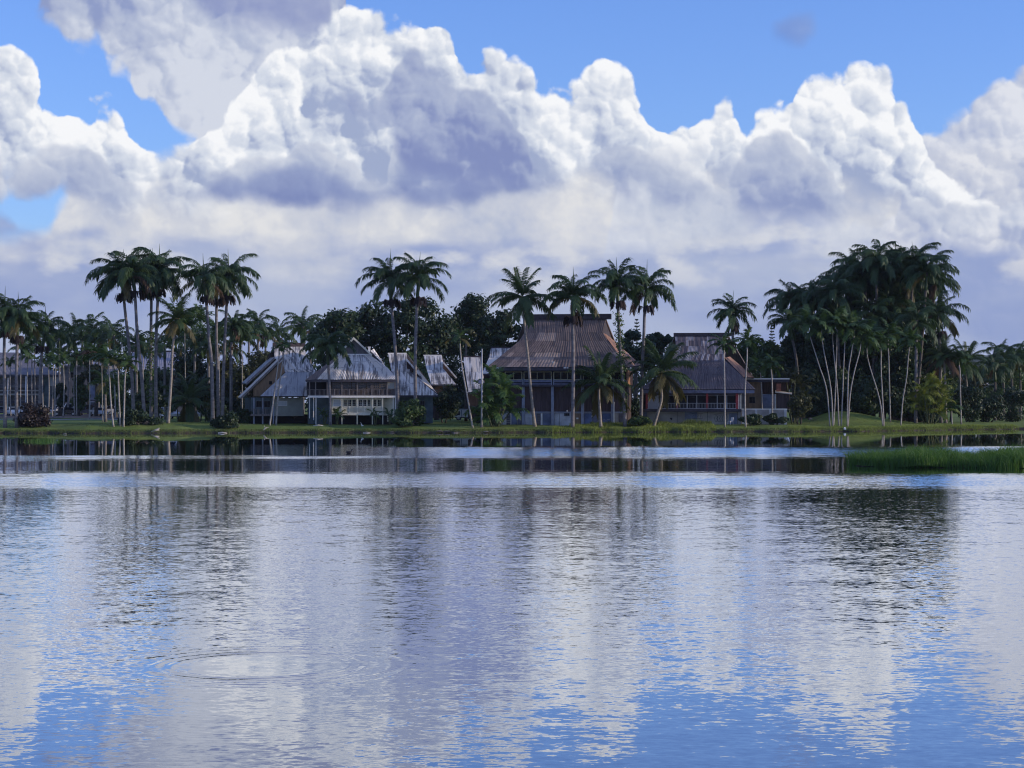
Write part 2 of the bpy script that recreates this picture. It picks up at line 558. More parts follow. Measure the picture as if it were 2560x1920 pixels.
mat_streak('tin_sunlit', (0.34, 0.20, 0.14), (0.20, 0.115, 0.085), 0.55, 4.0)  # warm tone: low sunlight on the hips is put into the colour
mat_plain('shingle_grey', (0.20, 0.19, 0.21), 0.9, 0.12, 1.0)
mat_plain('shingle_far', (0.27, 0.27, 0.32), 0.9, 0.12, 1.0)
mat_plain('ridge_dark', (0.07, 0.055, 0.06), 0.8, 0.2, 2.0)
mat_plain('fascia', (0.06, 0.055, 0.07), 0.7, 0.25, 2.0)
mat_plain('white_trim', (0.84, 0.82, 0.77), 0.6, 0.08, 2.0)
mat_plain('cream', (0.60, 0.58, 0.45), 0.8, 0.12, 1.2)
mat_plain('cream_trim', (0.72, 0.70, 0.58), 0.7, 0.1, 2.0)
mat_plain('brown_wood', (0.065, 0.045, 0.042), 0.8, 0.3, 2.0, stretch=(3, 3, 0.5))
mat_plain('grey_wood', (0.20, 0.18, 0.18), 0.85, 0.25, 2.0, stretch=(3, 3, 0.5))
mat_plain('red_wood', (0.095, 0.066, 0.068), 0.85, 0.25, 1.5, stretch=(4, 4, 0.4))
mat_plain('gable_brown', (0.27, 0.185, 0.12), 0.85, 0.22, 1.5, stretch=(4, 4, 0.4))
mat_plain('gable_grey', (0.17, 0.16, 0.16), 0.85, 0.12, 1.5, stretch=(4, 4, 0.4))
mat_plain('orange_wall', (0.36, 0.185, 0.10), 0.8, 0.15, 1.5)
mat_plain('teal_wall', (0.085, 0.12, 0.135), 0.85, 0.2, 1.2)
mat_plain('sage_wall', (0.30, 0.315, 0.28), 0.85, 0.1, 1.2)
mat_plain('blue_post', (0.29, 0.32, 0.40), 0.75, 0.15, 2.0)
mat_plain('blue_wall', (0.17, 0.205, 0.30), 0.8, 0.3, 0.8)
mat_plain('blue_panel', (0.14, 0.19, 0.36), 0.75, 0.35, 0.7)
mat_plain('pale_panel', (0.50, 0.53, 0.58), 0.75, 0.2, 1.0)
mat_plain('grey_wall', (0.32, 0.315, 0.305), 0.85, 0.2, 0.7)
mat_plain('conc_dark', (0.13, 0.125, 0.14), 0.9, 0.25, 1.0)
mat_plain('concrete', (0.33, 0.32, 0.32), 0.9, 0.18, 1.0)
mat_plain('yellow_frame', (0.52, 0.50, 0.33), 0.7, 0.15, 2.0)
mat_plain('red_paint', (0.40, 0.065, 0.065), 0.7, 0.15, 2.0)
mat_plain('steel_blue', (0.16, 0.17, 0.24), 0.6, 0.2, 2.0)
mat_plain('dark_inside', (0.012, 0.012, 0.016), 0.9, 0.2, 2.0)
mat_plain('graffiti', (0.030, 0.032, 0.040), 0.8, 0.2, 2.0)
mat_plain('pole_metal', (0.42, 0.43, 0.45), 0.5, 0.1, 2.0)
mat_plain('white_pole', (0.78, 0.78, 0.78), 0.5, 0.05, 2.0)
mat_plain('asphalt', (0.055, 0.054, 0.058), 0.9, 0.2, 1.0)
mat_plain('kerb_grey', (0.30, 0.30, 0.31), 0.9, 0.1, 1.0)
mat_plain('tyre', (0.015, 0.015, 0.016), 0.9, 0.1)
mat_plain('rim', (0.45, 0.46, 0.48), 0.35, 0.05, metal=0.8)
mat_plain('car_navy', (0.016, 0.022, 0.050), 0.25, 0.05, spec=0.6)
mat_plain('car_black', (0.012, 0.013, 0.018), 0.25, 0.05, spec=0.6)
mat_plain('car_white', (0.78, 0.79, 0.80), 0.25, 0.03, spec=0.5)
mat_plain('car_silver', (0.45, 0.47, 0.50), 0.3, 0.03, spec=0.5)
mat_plain('lamp_glass', (0.65, 0.65, 0.62), 0.15, 0.02, spec=0.6)
mat_plain('feather', (0.85, 0.85, 0.83), 0.8, 0.03)
mat_plain('feather_dark', (0.03, 0.03, 0.035), 0.7, 0.1)
mat_plain('beak', (0.50, 0.38, 0.05), 0.5, 0.05)
mat_plain('brick_red', (0.30, 0.12, 0.08), 0.9, 0.2, 3.0)


def mat_glass(name, col=(0.010, 0.012, 0.018), rough=0.12):
    m = bpy.data.materials.new(name)
    m.use_nodes = True
    b = m.node_tree.nodes['Principled BSDF']
    b.inputs['Base Color'].default_value = (*col, 1)
    b.inputs['Roughness'].default_value = rough
    b.inputs['IOR'].default_value = 1.45
    MATS[name] = m


mat_glass('glass_dark', (0.006, 0.007, 0.010), 0.35)
M['glass_dark'].node_tree.nodes['Principled BSDF'].inputs['Specular IOR Level'].default_value = 0.12
mat_glass('glass_milk', (0.42, 0.46, 0.48), 0.3)
mat_glass('glass_grey', (0.06, 0.06, 0.075), 0.2)


def mat_ground():
    m = bpy.data.materials.new('ground')
    m.use_nodes = True
    g = NG(m.node_tree)
    b = m.node_tree.nodes['Principled BSDF']
    b.inputs['Roughness'].default_value = 0.95
    b.inputs['Specular IOR Level'].default_value = 0.15
    geo = g.node('ShaderNodeNewGeometry')
    p = geo.outputs['Position']
    n1 = g.noise(p, 0.12, 5, 0.6).outputs['Fac']
    n2 = g.noise(p, 1.7, 4, 0.65).outputs['Fac']
    c = g.mix(g.step(n1, 0.35, 0.65), (0.125, 0.200, 0.038), (0.190, 0.255, 0.062))
    c = g.mix(g.mul(g.step(n2, 0.35, 0.75), 0.45), c, (0.105, 0.095, 0.045))
    # bare soil where the bank is cut by the water
    z = g.sep(p)[2]
    soil = g.step(g.add(z, g.mul(g.sub(n2, 0.5), 0.35)), 0.34, 0.12)
    c = g.mix(soil, c, g.mix(g.step(n2, 0.3, 0.6), (0.028, 0.024, 0.020), (0.075, 0.062, 0.045)))
    # worn earth patches
    n3 = g.noise(p, 0.35, 4, 0.55).outputs['Fac']
    c = g.mix(g.mul(g.step(n3, 0.60, 0.72), 0.7), c, (0.085, 0.070, 0.048))
    g.l.new(c, b.inputs['Base Color'])
    bn = g.node('ShaderNodeBump')
    bn.inputs['Strength'].default_value = 0.5
    bn.inputs['Distance'].default_value = 0.1
    g.l.new(n2, bn.inputs['Height'])
    g.l.new(bn.outputs[0], b.inputs['Normal'])
    MATS['ground'] = m


mat_ground()


def mat_water():
    """rippled lake: the slope of the surface is written out directly (calm and ruffled bands, one ring)"""
    m = bpy.data.materials.new('water')
    m.use_nodes = True
    g = NG(m.node_tree)
    m.node_tree.nodes.clear()
    geo = g.node('ShaderNodeNewGeometry')
    P = g.sep(geo.outputs['Position'])
    X, Y = P[0], P[1]
    # bands of wind: distance expressed on a 1/Y scale
    big = g.sep(g.noise(g.vec(g.mul(X, 0.022), g.mul(Y, 0.016), 3.0), 1.0, 3, 0.55).outputs['Color'])
    med = g.sep(g.noise(g.vec(g.mul(X, 0.11), g.mul(Y, 0.075), 8.0), 1.0, 3, 0.55).outputs['Color'])
    q = g.m('DIVIDE', H * F, g.m('MAXIMUM', Y, 8.0))
    q = g.add(q, g.mul(g.sub(big[0], 0.5), g.mul(q, 0.07)))
    q = g.add(q, g.mul(g.sub(med[0], 0.5), g.mul(q, 0.045)))
    stk = g.noise(g.vec(g.mul(X, 0.045), g.mul(Y, 0.42), 1.0), 1.0, 4, 0.6).outputs['Fac']
    q = g.add(q, g.mul(g.sub(stk, 0.5), g.mul(q, 0.13)))
    band = g.curve(g.m('DIVIDE', q, 1000.0, clamp=True),
                   [(0.0, 0.0), (0.090, 0.02), (0.1025, 0.06), (0.112, 0.92), (0.119, 1.08), (0.132, 1.04), (0.149, 0.44), (0.160, 0.36), (0.173, 0.46), (0.195, 0.98),
                    (0.212, 0.90), (0.236, 0.66), (0.30, 0.70), (0.42, 0.66), (0.56, 0.52), (0.72, 0.38), (1.0, 0.32)])
    # the far streak is only ruffled right of the first houses
    side = g.step(g.m('DIVIDE', X, g.m('MAXIMUM', Y, 8.0)), -0.115, -0.035)
    farb = g.step(q, 136.0, 132.0)
    band = g.mul(band, g.m('SUBTRACT', 1.0, g.mul(farb, g.mul(g.m('SUBTRACT', 1.0, side), 0.85))))
    amp = g.mul(band, g.lin(big[1], 0.3, 0.7, 0.75, 1.25))
    n1 = g.sep(g.noise(g.vec(g.mul(X, 3.4), g.mul(Y, 6.2), 0.0), 1.0, 3, 0.6, dist=0.4).outputs['Color'])
    n2 = g.sep(g.noise(g.vec(g.mul(X, 0.55), g.mul(Y, 1.1), 5.0), 1.0, 2, 0.5).outputs['Color'])
    n3 = g.sep(g.noise(g.vec(g.mul(X, 9.0), g.mul(Y, 15.0), 2.0), 1.0, 2, 0.5).outputs['Color'])
    sy = g.add(g.add(g.mul(g.sub(n1[1], 0.5), 0.15), g.mul(g.sub(n2[1], 0.5), 0.055)), g.mul(g.sub(n3[1], 0.5), 0.13))
    sx = g.add(g.add(g.mul(g.sub(n1[0], 0.5), 0.09), g.mul(g.sub(n2[0], 0.5), 0.03)), g.mul(g.sub(n3[0], 0.5), 0.07))
    # facets turned to the viewer show most at a grazing angle
    bias = g.mul(g.m('POWER', band, 3.4), 0.054)
    rr = g.m('SQRT', g.add(g.m('POWER', g.add(X, 3.49), 2.0), g.m('POWER', g.sub(Y, 27.9), 2.0)))
    amp = g.mul(amp, g.step(rr, 1.2, 2.2, 0.45, 1.0))     # the ring smooths the water inside it
    sy = g.add(g.mul(sy, amp), bias)
    sx = g.mul(sx, amp)

    def ring(cx, cy, r0, wid, lam, a, sx, sy):
        dx, dy = g.sub(X, cx), g.sub(Y, cy)
        r = g.m('SQRT', g.add(g.mul(dx, dx), g.mul(dy, dy)))
        e = g.m('DIVIDE', g.sub(r, r0), wid)
        env = g.m('EXPONENT', g.mul(g.mul(e, e), -1.0))
        s_ = g.mul(g.mul(g.m('SINE', g.mul(g.sub(r, r0), 2 * math.pi / lam)), env), a)
        s_ = g.m('DIVIDE', s_, g.m('MAXIMUM', r, 0.05))
        return g.add(sx, g.mul(s_, dx)), g.add(sy, g.mul(s_, dy))
    sx, sy = ring(-3.49, 27.9, 1.36, 0.24, 0.26, 0.034, sx, sy)
    sx, sy = ring(-3.49, 27.9, 1.95, 0.45, 0.30, 0.020, sx, sy)
    sx, sy = ring(-9.2, 28.6, 2.0, 0.25, 0.2, 0.014, sx, sy)
    nrm = g.node('ShaderNodeVectorMath', operation='NORMALIZE')
    g.l.new(g.vec(g.mul(sx, -1.0), g.mul(sy, -1.0), 1.0), nrm.inputs[0])
    gl = g.node('ShaderNodeBsdfGlossy')
    gl.inputs['Roughness'].default_value = 0.015
    gl.inputs['Color'].default_value = (0.97, 0.98, 1.0, 1)
    df = g.node('ShaderNodeBsdfDiffuse')
    df.inputs['Color'].default_value = (0.105, 0.128, 0.155, 1)
    fr = g.node('ShaderNodeFresnel')
    fr.inputs['IOR'].default_value = 1.42
    for n_ in (gl, fr):
        g.l.new(nrm.outputs[0], n_.inputs['Normal'])
    mx = g.node('ShaderNodeMixShader')
    g.l.new(g.m('MULTIPLY', fr.outputs[0], 1.42, clamp=True), mx.inputs[0])
    g.l.new(df.outputs[0], mx.inputs[1])
    g.l.new(gl.outputs[0], mx.inputs[2])
    out = g.node('ShaderNodeOutputMaterial')
    g.l.new(mx.outputs[0], out.inputs[0])
    MATS['water'] = m


mat_water()

# ------------------------------------------------------------------ ground, water, hill
SHORE = [(-900, 1084.5), (0, 1083.0), (250, 1083.6), (420, 1083.0), (620, 1082.4), (900, 1081.6), (1100, 1082.2), (1300, 1081.6), (1500, 1080.8), (1800, 1079.6),
         (2000, 1079.4), (2150, 1078.6), (2280, 1076.6), (2400, 1074.6), (2560, 1072.8), (3300, 1070.0)]
_sx = np.array([(p - 1280.0) / F * (H * F / (y - HZ)) for p, y in SHORE])
_sy = np.array([H * F / (y - HZ) for p, y in SHORE])


def shore(x):
    return np.interp(x, _sx, _sy) + 0.55 * np.sin(x * 0.9) * np.sin(x * 0.23 + 1.0) + 0.25 * np.sin(x * 2.3 + 0.7)


def sst(a, b, v):
    t = np.clip((v - a) / (b - a), 0, 1)
    return t * t * (3 - 2 * t)


def terrain(x, y):
    x = np.asarray(x, float); y = np.asarray(y, float)
    d = y - shore(x)
    z = np.where(d < 0, np.maximum(-1.4, d * 0.5),
                 0.30 * sst(0, 0.6, d) + 0.44 * sst(0.3, 6, d) + 0.0045 * np.clip(d, 0, 160))
    mound = 1.55 * np.exp(-((x - 44.5) / np.where(x < 44.5, 4.2, 6.5)) ** 2) * np.exp(-((y - 273) / 9.0) ** 2) * sst(3, 14, d)
    left = 0.30 * np.exp(-((x + 44) / 9.0) ** 2) * sst(2, 8, d) * sst(60, 20, d)
    roll = 0.06 * np.sin(x * 0.55 + 1.3) * np.sin(y * 0.31) * sst(1, 6, d)
    return z + mound + left + roll


def tz(x, y):
    return float(terrain(x, y))


def ground_at(p, y):
    """where the ground shows at photo pixel (p, y)"""
    for Y in np.arange(225.0, 420.0, 0.25):
        x = (p - 1280.0) / F * Y
        z = tz(x, Y)
        if z > 0.02 and HZ + (H - z) * F / Y <= y:
            return Y
    return 420.0


def build_ground():
    def axis(dense, outer):
        return np.unique(np.round(np.concatenate([dense, outer]), 3))
    xs = axis(np.arange(-90, 100.01, 0.8), np.array([-6000, -3000, -1500, -800, -400, -250, -180, -140, -115, 115, 140, 180, 250, 400, 800, 1500, 3000, 6000.]))
    ys = axis(np.concatenate([np.arange(226, 300, 0.45), np.arange(300, 420, 4.0)]), np.array([218, 222, 430, 460, 520, 640, 800, 1100, 1600, 2400, 3600, 5500, 8000.]))
    Xg, Yg = np.meshgrid(xs, ys)
    Z = terrain(Xg, Yg)
    V = np.stack([Xg.ravel(), Yg.ravel(), Z.ravel()], 1)
    nx, ny = len(xs), len(ys)
    i = np.arange(nx - 1)[None, :] + nx * np.arange(ny - 1)[:, None]
    i = i.ravel()
    Fc = np.stack([i, i + 1, i + 1 + nx, i + nx], 1)
    me = fast_mesh('ground', V, Fc, 4, M['ground'])
    me.polygons.foreach_set('use_smooth', [True] * len(me.polygons))
    o = link('ground', me)
    o['kind'] = 'structure'
    mb = MB()
    mb.poly([(-1500, -400, 0), (1500, -400, 0), (1500, 300, 0), (-1500, 300, 0)])
    o = mb.build('water', M['water'])
    o['kind'] = 'structure'
    # the bank the picture was taken from
    xs = np.linspace(-60, 60, 41)
    prof = [(-60, 2.0), (-4, 2.05), (2, 1.95), (5, 1.2), (7.5, 0.4), (9, -0.3), (10, -0.8)]
    mb = MB()
    for a, b_ in zip(xs, xs[1:]):
        for (y0, z0), (y1, z1) in zip(prof, prof[1:]):
            mb.poly([(a, y0, z0), (b_, y0, z0), (b_, y1, z1), (a, y1, z1)])
    o = mb.build('near_bank', M['ground'], smooth=True)
    o['kind'] = 'structure'
    # far wooded hill
    mb = MB()
    xs = np.linspace(300, 2600, 140)
    top = lambda x: 92 + 9 * math.sin(x / 260.0 + 1.2) + 5 * math.sin(x / 61.0) + 3 * math.sin(x / 17.0)
    fade = lambda x: sst(300, 640, x)
    rows = [(2950, 0.0), (3150, 0.55), (3350, 0.9), (3500, 1.0), (3800, 0.6)]
    for a, b_ in zip(xs, xs[1:]):
        for (y0, k0), (y1, k1) in zip(rows, rows[1:]):
            mb.poly([(a, y0, 0.5 + k0 * top(a) * fade(a)), (b_, y0, 0.5 + k0 * top(b_) * fade(b_)), (b_, y1, 0.5 + k1 * top(b_) * fade(b_)), (a, y1, 0.5 + k1 * top(a) * fade(a))])
    o = mb.build('hills', mat_plain('hill_forest', (0.045, 0.065, 0.035), 1.0, 0.4, 0.012), smooth=True)
    o['kind'] = 'structure'
    # car park and the drive in front of it
    Yc0, Yc1 = 312.0, 372.0
    mb = MB()
    q = lambda p, Y, dz: Vector(((p - 1280.0) / F * Y, Y, tz((p - 1280.0) / F * Y, Y) + dz))
    cols = np.linspace(-500, 330, 30)
    for a, b_ in zip(cols, cols[1:]):
        for y0, y1 in zip(np.linspace(Yc0, Yc1, 16), np.linspace(Yc0, Yc1, 16)[1:]):
            mb.poly([q(a, y0, 0.06), q(b_, y0, 0.06), q(b_, y1, 0.06), q(a, y1, 0.06)])
    o = mb.build('car_park', M['asphalt']); o['kind'] = 'structure'
    mb = MB()
    cols = np.linspace(-500, 330, 30)
    for a, b_ in zip(cols, cols[1:]):
        mb.hexa([q(a, 297, -0.2), q(b_, 297, -0.2), q(b_, 301, -0.2), q(a, 301, -0.2)],
                [q(a, 297, 0.10), q(b_, 297, 0.10), q(b_, 301, 0.10), q(a, 301, 0.10)])
    o = mb.build('path', M['kerb_grey']); o['kind'] = 'structure'


build_ground()


# ------------------------------------------------------------------ palms
def frond_mesh(name, L, e0, bend, n, leaf_len, leaf_w, droop, spread, seed, mat, twist=0.0):
    r = random.Random(seed)
    N = 14
    pts, el, x, z, y = [], [], 0.0, 0.0, 0.0
    for i in range(N + 1):
        s = i / N
        e = e0 - bend * s ** 1.25
        el.append(e)
        pts.append(Vector((x, y, z)))
        x += math.cos(R(e)) * L / N
        z += math.sin(R(e)) * L / N
        y += math.sin(s * 2.0) * twist * L / N
    mb = MB()
    mb.tube(pts[::2], [0.055 * (1 - 0.85 * i / (len(pts[::2]) - 1)) * (L / 4.0) ** 0.5 for i in range(len(pts[::2]))], 3, cap=False)
    for sd in (-1, 1):
        for k in range(n):
            s = 0.10 + 0.90 * (k + r.random() * 0.6) / n
            f = min(s, 0.999) * N
            i = int(f)
            p = pts[i].lerp(pts[i + 1], f - i)
            t = (pts[i + 1] - pts[i]).normalized()
            side = Vector((0, sd, 0))
            up = t.cross(side) * (1 if t.cross(side).z > 0 else -1)
            pl = R(r.uniform(-spread, spread))
            d = (side * math.cos(pl) * 0.85 + up * math.sin(pl) + t * (0.45 + 0.5 * s)).normalized()
            ln = leaf_len * (0.35 + 0.65 * math.sin(math.pi * (0.10 + 0.78 * s)) ** 0.7) * r.uniform(0.85, 1.1)
            w = (t - d * t.dot(d)).normalized() * leaf_w * 0.5
            m1 = p + d * ln * 0.45 + Vector((0, 0, -droop * ln * 0.12))
            d2 = (d + Vector((0, 0, -droop * r.uniform(0.8, 1.2)))).normalized()
            m2 = m1 + d2 * ln * 0.6
            k0 = len(mb.v)
            mb.v += [tuple(p - w * 0.5), tuple(p + w * 0.5), tuple(m1 + w), tuple(m1 - w), tuple(m2)]
            mb.f += [(k0, k0 + 1, k0 + 2, k0 + 3), (k0 + 3, k0 + 2, k0 + 4)]
    return mb.mesh(name, mat)


FR = {}
for kind, L, tab, n, ll, lw, dr, sp, mat in (
        ('royal', 4.4, [(86, 64), (76, 92), (66, 108), (54, 116), (42, 116), (29, 108), (14, 96), (-2, 78)], 52, 0.98, 0.115, 1.2, 26, 'leaf_royal'),
        ('coconut', 4.6, [(86, 22), (72, 44), (56, 58), (40, 68), (24, 70), (6, 62), (-16, 48), (-38, 34)], 48, 1.10, 0.12, 0.95, 14, 'leaf_coconut'),
        ('slender', 2.3, [(84, 40), (66, 66), (50, 84), (34, 92), (16, 84), (-4, 66)], 22, 0.66, 0.15, 0.55, 18, 'leaf_slender'),
        ('areca', 2.6, [(86, 28), (76, 52), (64, 70), (52, 84), (38, 92), (20, 84)], 24, 0.72, 0.14, 0.5, 22, 'leaf_slender')):
    FR[kind] = [frond_mesh('frond', L, e, b, n, ll, lw, dr, sp, 11 + i, M[mat], twist=0.12 * ((i % 3) - 1)) for i, (e, b) in enumerate(tab)]


def catmull(pts, sub=4):
    out = []
    P = [pts[0]] + pts + [pts[-1]]
    for i in range(1, len(P) - 2):
        for k in range(sub):
            t = k / sub
            a, b, c, d = P[i - 1], P[i], P[i + 1], P[i + 2]
            out.append(0.5 * ((2 * b) + (c - a) * t + (2 * a - 5 * b + 4 * c - d) * t * t + (3 * b - a - 3 * c + d) * t ** 3))
    out.append(pts[-1])
    return out


def fruit_mesh(seed):
    r = random.Random(seed)
    mb = MB()
    for i in range(46):
        a, e = r.uniform(-0.75, 0.75), r.uniform(-0.3, 0.5)
        d = Vector((math.cos(a), math.sin(a), e)).normalized()
        p0 = Vector((0.12, 0, 0))
        p1 = p0 + d * r.uniform(0.45, 0.75)
        p2 = p1 + Vector((d.x * 0.18, d.y * 0.18, -r.uniform(0.35, 0.75)))
        w = Vector((-d.y, d.x, 0)).normalized() * 0.06
        k = len(mb.v)
        mb.v += [tuple(p0 - w * .4), tuple(p0 + w * .4), tuple(p1 + w), tuple(p1 - w), tuple(p2 - w * .9), tuple(p2 + w * .9)]
        mb.f += [(k, k + 1, k + 2, k + 3), (k + 3, k + 2, k + 5, k + 4)]
    return mb.mesh('fruit_bunch', M['fruit'])


FRUIT = [fruit_mesh(i) for i in range(3)]


def nut_mesh():
    mb = MB()
    for i in range(9):
        a = i * 2.4
        c = Vector((0.30 * math.cos(a), 0.30 * math.sin(a), -0.12 - 0.05 * (i % 3)))
        for k in range(3):
            pass
        mb.tube([c + Vector((0, 0, .15)), c + Vector((0, 0, .06)), c - Vector((0, 0, .08)), c - Vector((0, 0, .15))], [0.03, 0.11, 0.11, 0.03], 6)
    return mb.mesh('coconuts', mat_plain('nut', (0.16, 0.14, 0.04), 0.7, 0.3))


NUTS = nut_mesh()


def sleeve_mesh():
    mb = MB()
    mb.tube([(0, 0, -2.4), (0, 0, -1.9), (0, 0, -0.8), (0, 0, 0.05)], [0.18, 0.21, 0.17, 0.11], 8)
    return mb.mesh('crownshaft', M['crownshaft'], smooth=True)


def spear_mesh():
    mb = MB()
    mb.tube([(0, 0, 0), (0.02, 0, 0.9), (0.06, 0.02, 2.6), (0.10, 0.02, 3.7)], [0.09, 0.08, 0.05, 0.012], 4)
    return mb.mesh('spear_leaf', M['leaf_royal'])


SLEEVE, SPEAR = sleeve_mesh(), spear_mesh()
KIND = {
    #            r_base r_top  n fronds  variants-range  trunk material
    'royal':   (0.225, 0.165, 22, 'bark_royal', 1.0),
    'coconut': (0.20, 0.13, 22, 'bark_coconut', 1.0),
    'slender': (0.11, 0.075, 13, 'bark_slender', 1.0),
    'areca':   (0.07, 0.05, 8, 'bark_slender', 1.0),
}
NAMES = {'royal': 'royal_palm', 'coconut': 'coconut_palm', 'slender': 'slender_palm', 'areca': 'slender_palm'}


def crown(root, E, kind, scale, seed, n=None, old=0, dead=0, lean=(0, 0), first=0, last=None, frond_mat=None):
    r = random.Random(seed)
    V = FR[kind]
    n = n or KIND[kind][2]
    hi = len(V) - 1 if last is None else last
    off = E - root_loc(root)
    a0 = r.uniform(0, 6.28)
    tilt = Euler((r.uniform(-0.16, 0.16), r.uniform(-0.16, 0.16), 0)).to_quaternion()
    for i in range(n):
        t = (i + 0.5) / n
        vi = first + int(round((hi - first) * t ** 0.9))
        o = link('frond', V[min(vi, len(V) - 1)], root, off + Vector((0, 0, -0.25 * t * scale)))
        q = tilt @ Euler((r.uniform(-0.2, 0.2), r.uniform(-0.14, 0.14), a0 + i * 2.39996 + r.uniform(-0.25, 0.25))).to_quaternion()
        o.rotation_euler = q.to_euler()
        s = scale * r.uniform(0.88, 1.1) * (0.8 if (vi == 0) else 1.0)
        o.scale = (s, s, s)
        mt = frond_mat
        if i >= n - dead:
            mt = 'leaf_dead'
        elif i >= n - dead - old:
            mt = 'leaf_old'
        if mt:
            o.material_slots[0].link = 'OBJECT'
            o.material_slots[0].material = M[mt]


SEED = [100]


def palm(kind, label, path, group=None, Y=None, sc=1.0, n=None, old=0, dead=0, fruit=None, spear=True, base_z=None, rad=1.0, seed=None,
         first=0, last=None, cat='palm tree', frond_mat=None, bark=None, vine=False, jit=True):
    SEED[0] += 1
    seed = seed or SEED[0]
    r = random.Random(seed)
    if Y is None:
        Y = ground_at(*path[0])
    pts = [px(p[0], p[1], Y) for p in path]
    zb = tz(pts[0].x, Y) if base_z is None else base_z
    pts[0].z = zb - 0.05
    # the trunk also wanders a little in depth
    if jit:
        for i in range(1, len(pts)):
            pts[i].y += r.uniform(-0.3, 0.3)
    root = thing(NAMES[kind], label, cat, pts[0], group)
    rb, rt, _, bk, _ = KIND[kind]
    rb, rt = rb * rad, rt * rad
    sp = catmull(pts, 5)
    mb = MB()
    m = len(sp) - 1
    sw = 0.35 if kind == 'coconut' else 0.18
    mb.tube(sp, [rb + (rt - rb) * (i / m) ** 0.8 + sw * rb * math.exp(-i / m * 12) for i in range(m + 1)], 8)
    mb.build('trunk', M[bark or bk], root, smooth=True)
    E = sp[-1]
    off = E - root_loc(root)
    if kind == 'royal':
        d = (sp[-1] - sp[-3]).normalized()
        o = link('crownshaft', SLEEVE, root, off)
        o.rotation_euler = d.to_track_quat('Z', 'Y').to_euler()
        o.scale = (rad * 1.1,) * 2 + (sc,)
        if spear:
            o = link('spear_leaf', SPEAR, root, off)
            o.scale = (1, 1, sc * r.uniform(0.8, 1.0))
            o.rotation_euler = (r.uniform(-.06, .06), r.uniform(-.06, .06), r.uniform(0, 6))
        nf = 3 if fruit is None else fruit
        for i in range(nf):
            o = link('fruit_bunch', FRUIT[i % 3], root, off - d * 2.35 * sc)
            o.rotation_euler = (0, 0, (0.1, math.pi - 0.2, -1.4, 1.7)[i % 4] + r.uniform(-.3, .3))
            s = sc * r.uniform(0.9, 1.25)
            o.scale = (s, s, s)
    elif kind == 'coconut':
        o = link('coconuts', NUTS, root, off)
        o.scale = (sc,) * 3
    elif kind == 'slender':
        mb = MB()
        d = (sp[-1] - sp[-3]).normalized()
        mb.tube([E - d * 0.9 * sc, E - d * 0.7 * sc, E - d * 0.2 * sc, E + d * 0.05], [rt * 1.1, rt * 1.5, rt * 1.2, rt * 0.7], 6)
        mb.build('crownshaft', M['crownshaft'], root, smooth=True)
    if vine:
        leaf_sleeve(root, [sp[i] for i in range(int(m * 0.1), int(m * vine) + 1)], rb + 0.15, 700, 0.24, seed)
    if kind == 'royal':
        n = (n or KIND[kind][2]) + r.choice((-3, -2, -1, 0, 1))
        old = old or r.choice((0, 0, 1, 2))
        dead = dead or r.choice((0, 0, 0, 1))
        sc *= r.uniform(0.93, 1.06)
    crown(root, E, kind, sc, seed, n, old, dead, first=first, last=last, frond_mat=frond_mat)
    return root


def quads(C, Nrm, size, r):
    """leaf quads: centres, rough normals, sizes -> verts, faces"""
    n = len(C)
    t = r.normal(size=(n, 3))
    t -= Nrm * np.sum(t * Nrm, 1, keepdims=True)
    t /= np.linalg.norm(t, axis=1, keepdims=True) + 1e-9
    b = np.cross(Nrm, t)
    s = size[:, None]
    V = np.stack([C - t * s * 0.62, C + b * s * 0.36, C + t * s * 0.62, C - b * s * 0.36], 1).reshape(-1, 3)
    Fc = np.arange(4 * n).reshape(n, 4)
    return V, Fc


def leaf_sleeve(root, pts, rad, n, size, seed, mat='leaf_mid', name='climbing_vine'):
    r = np.random.default_rng(seed)
    P = np.array([tuple(p) for p in pts])
    f = r.uniform(0, len(P) - 1.001, n)
    i = f.astype(int)
    c = P[i] * (1 - (f - i))[:, None] + P[i + 1] * (f - i)[:, None]
    a = r.uniform(0, 6.283, n)
    k = rad * r.uniform(0.7, 1.5, n) * (0.7 + 0.6 * np.abs(np.sin(f * 2.1 + seed)))
    d = np.stack([np.cos(a), np.sin(a), r.uniform(-.3, .4, n)], 1)
    C = c + d * k[:, None]
    N = d + r.normal(size=(n, 3)) * 0.5
    N /= np.linalg.norm(N, axis=1, keepdims=True)
    V, Fc = quads(C, N, size * r.uniform(0.6, 1.3, n), r)
    V -= np.array(tuple(root_loc(root)))
    o = link(name, fast_mesh(name, V, Fc, 4, M[mat]), root)
    o['kind'] = 'stuff'
    return o


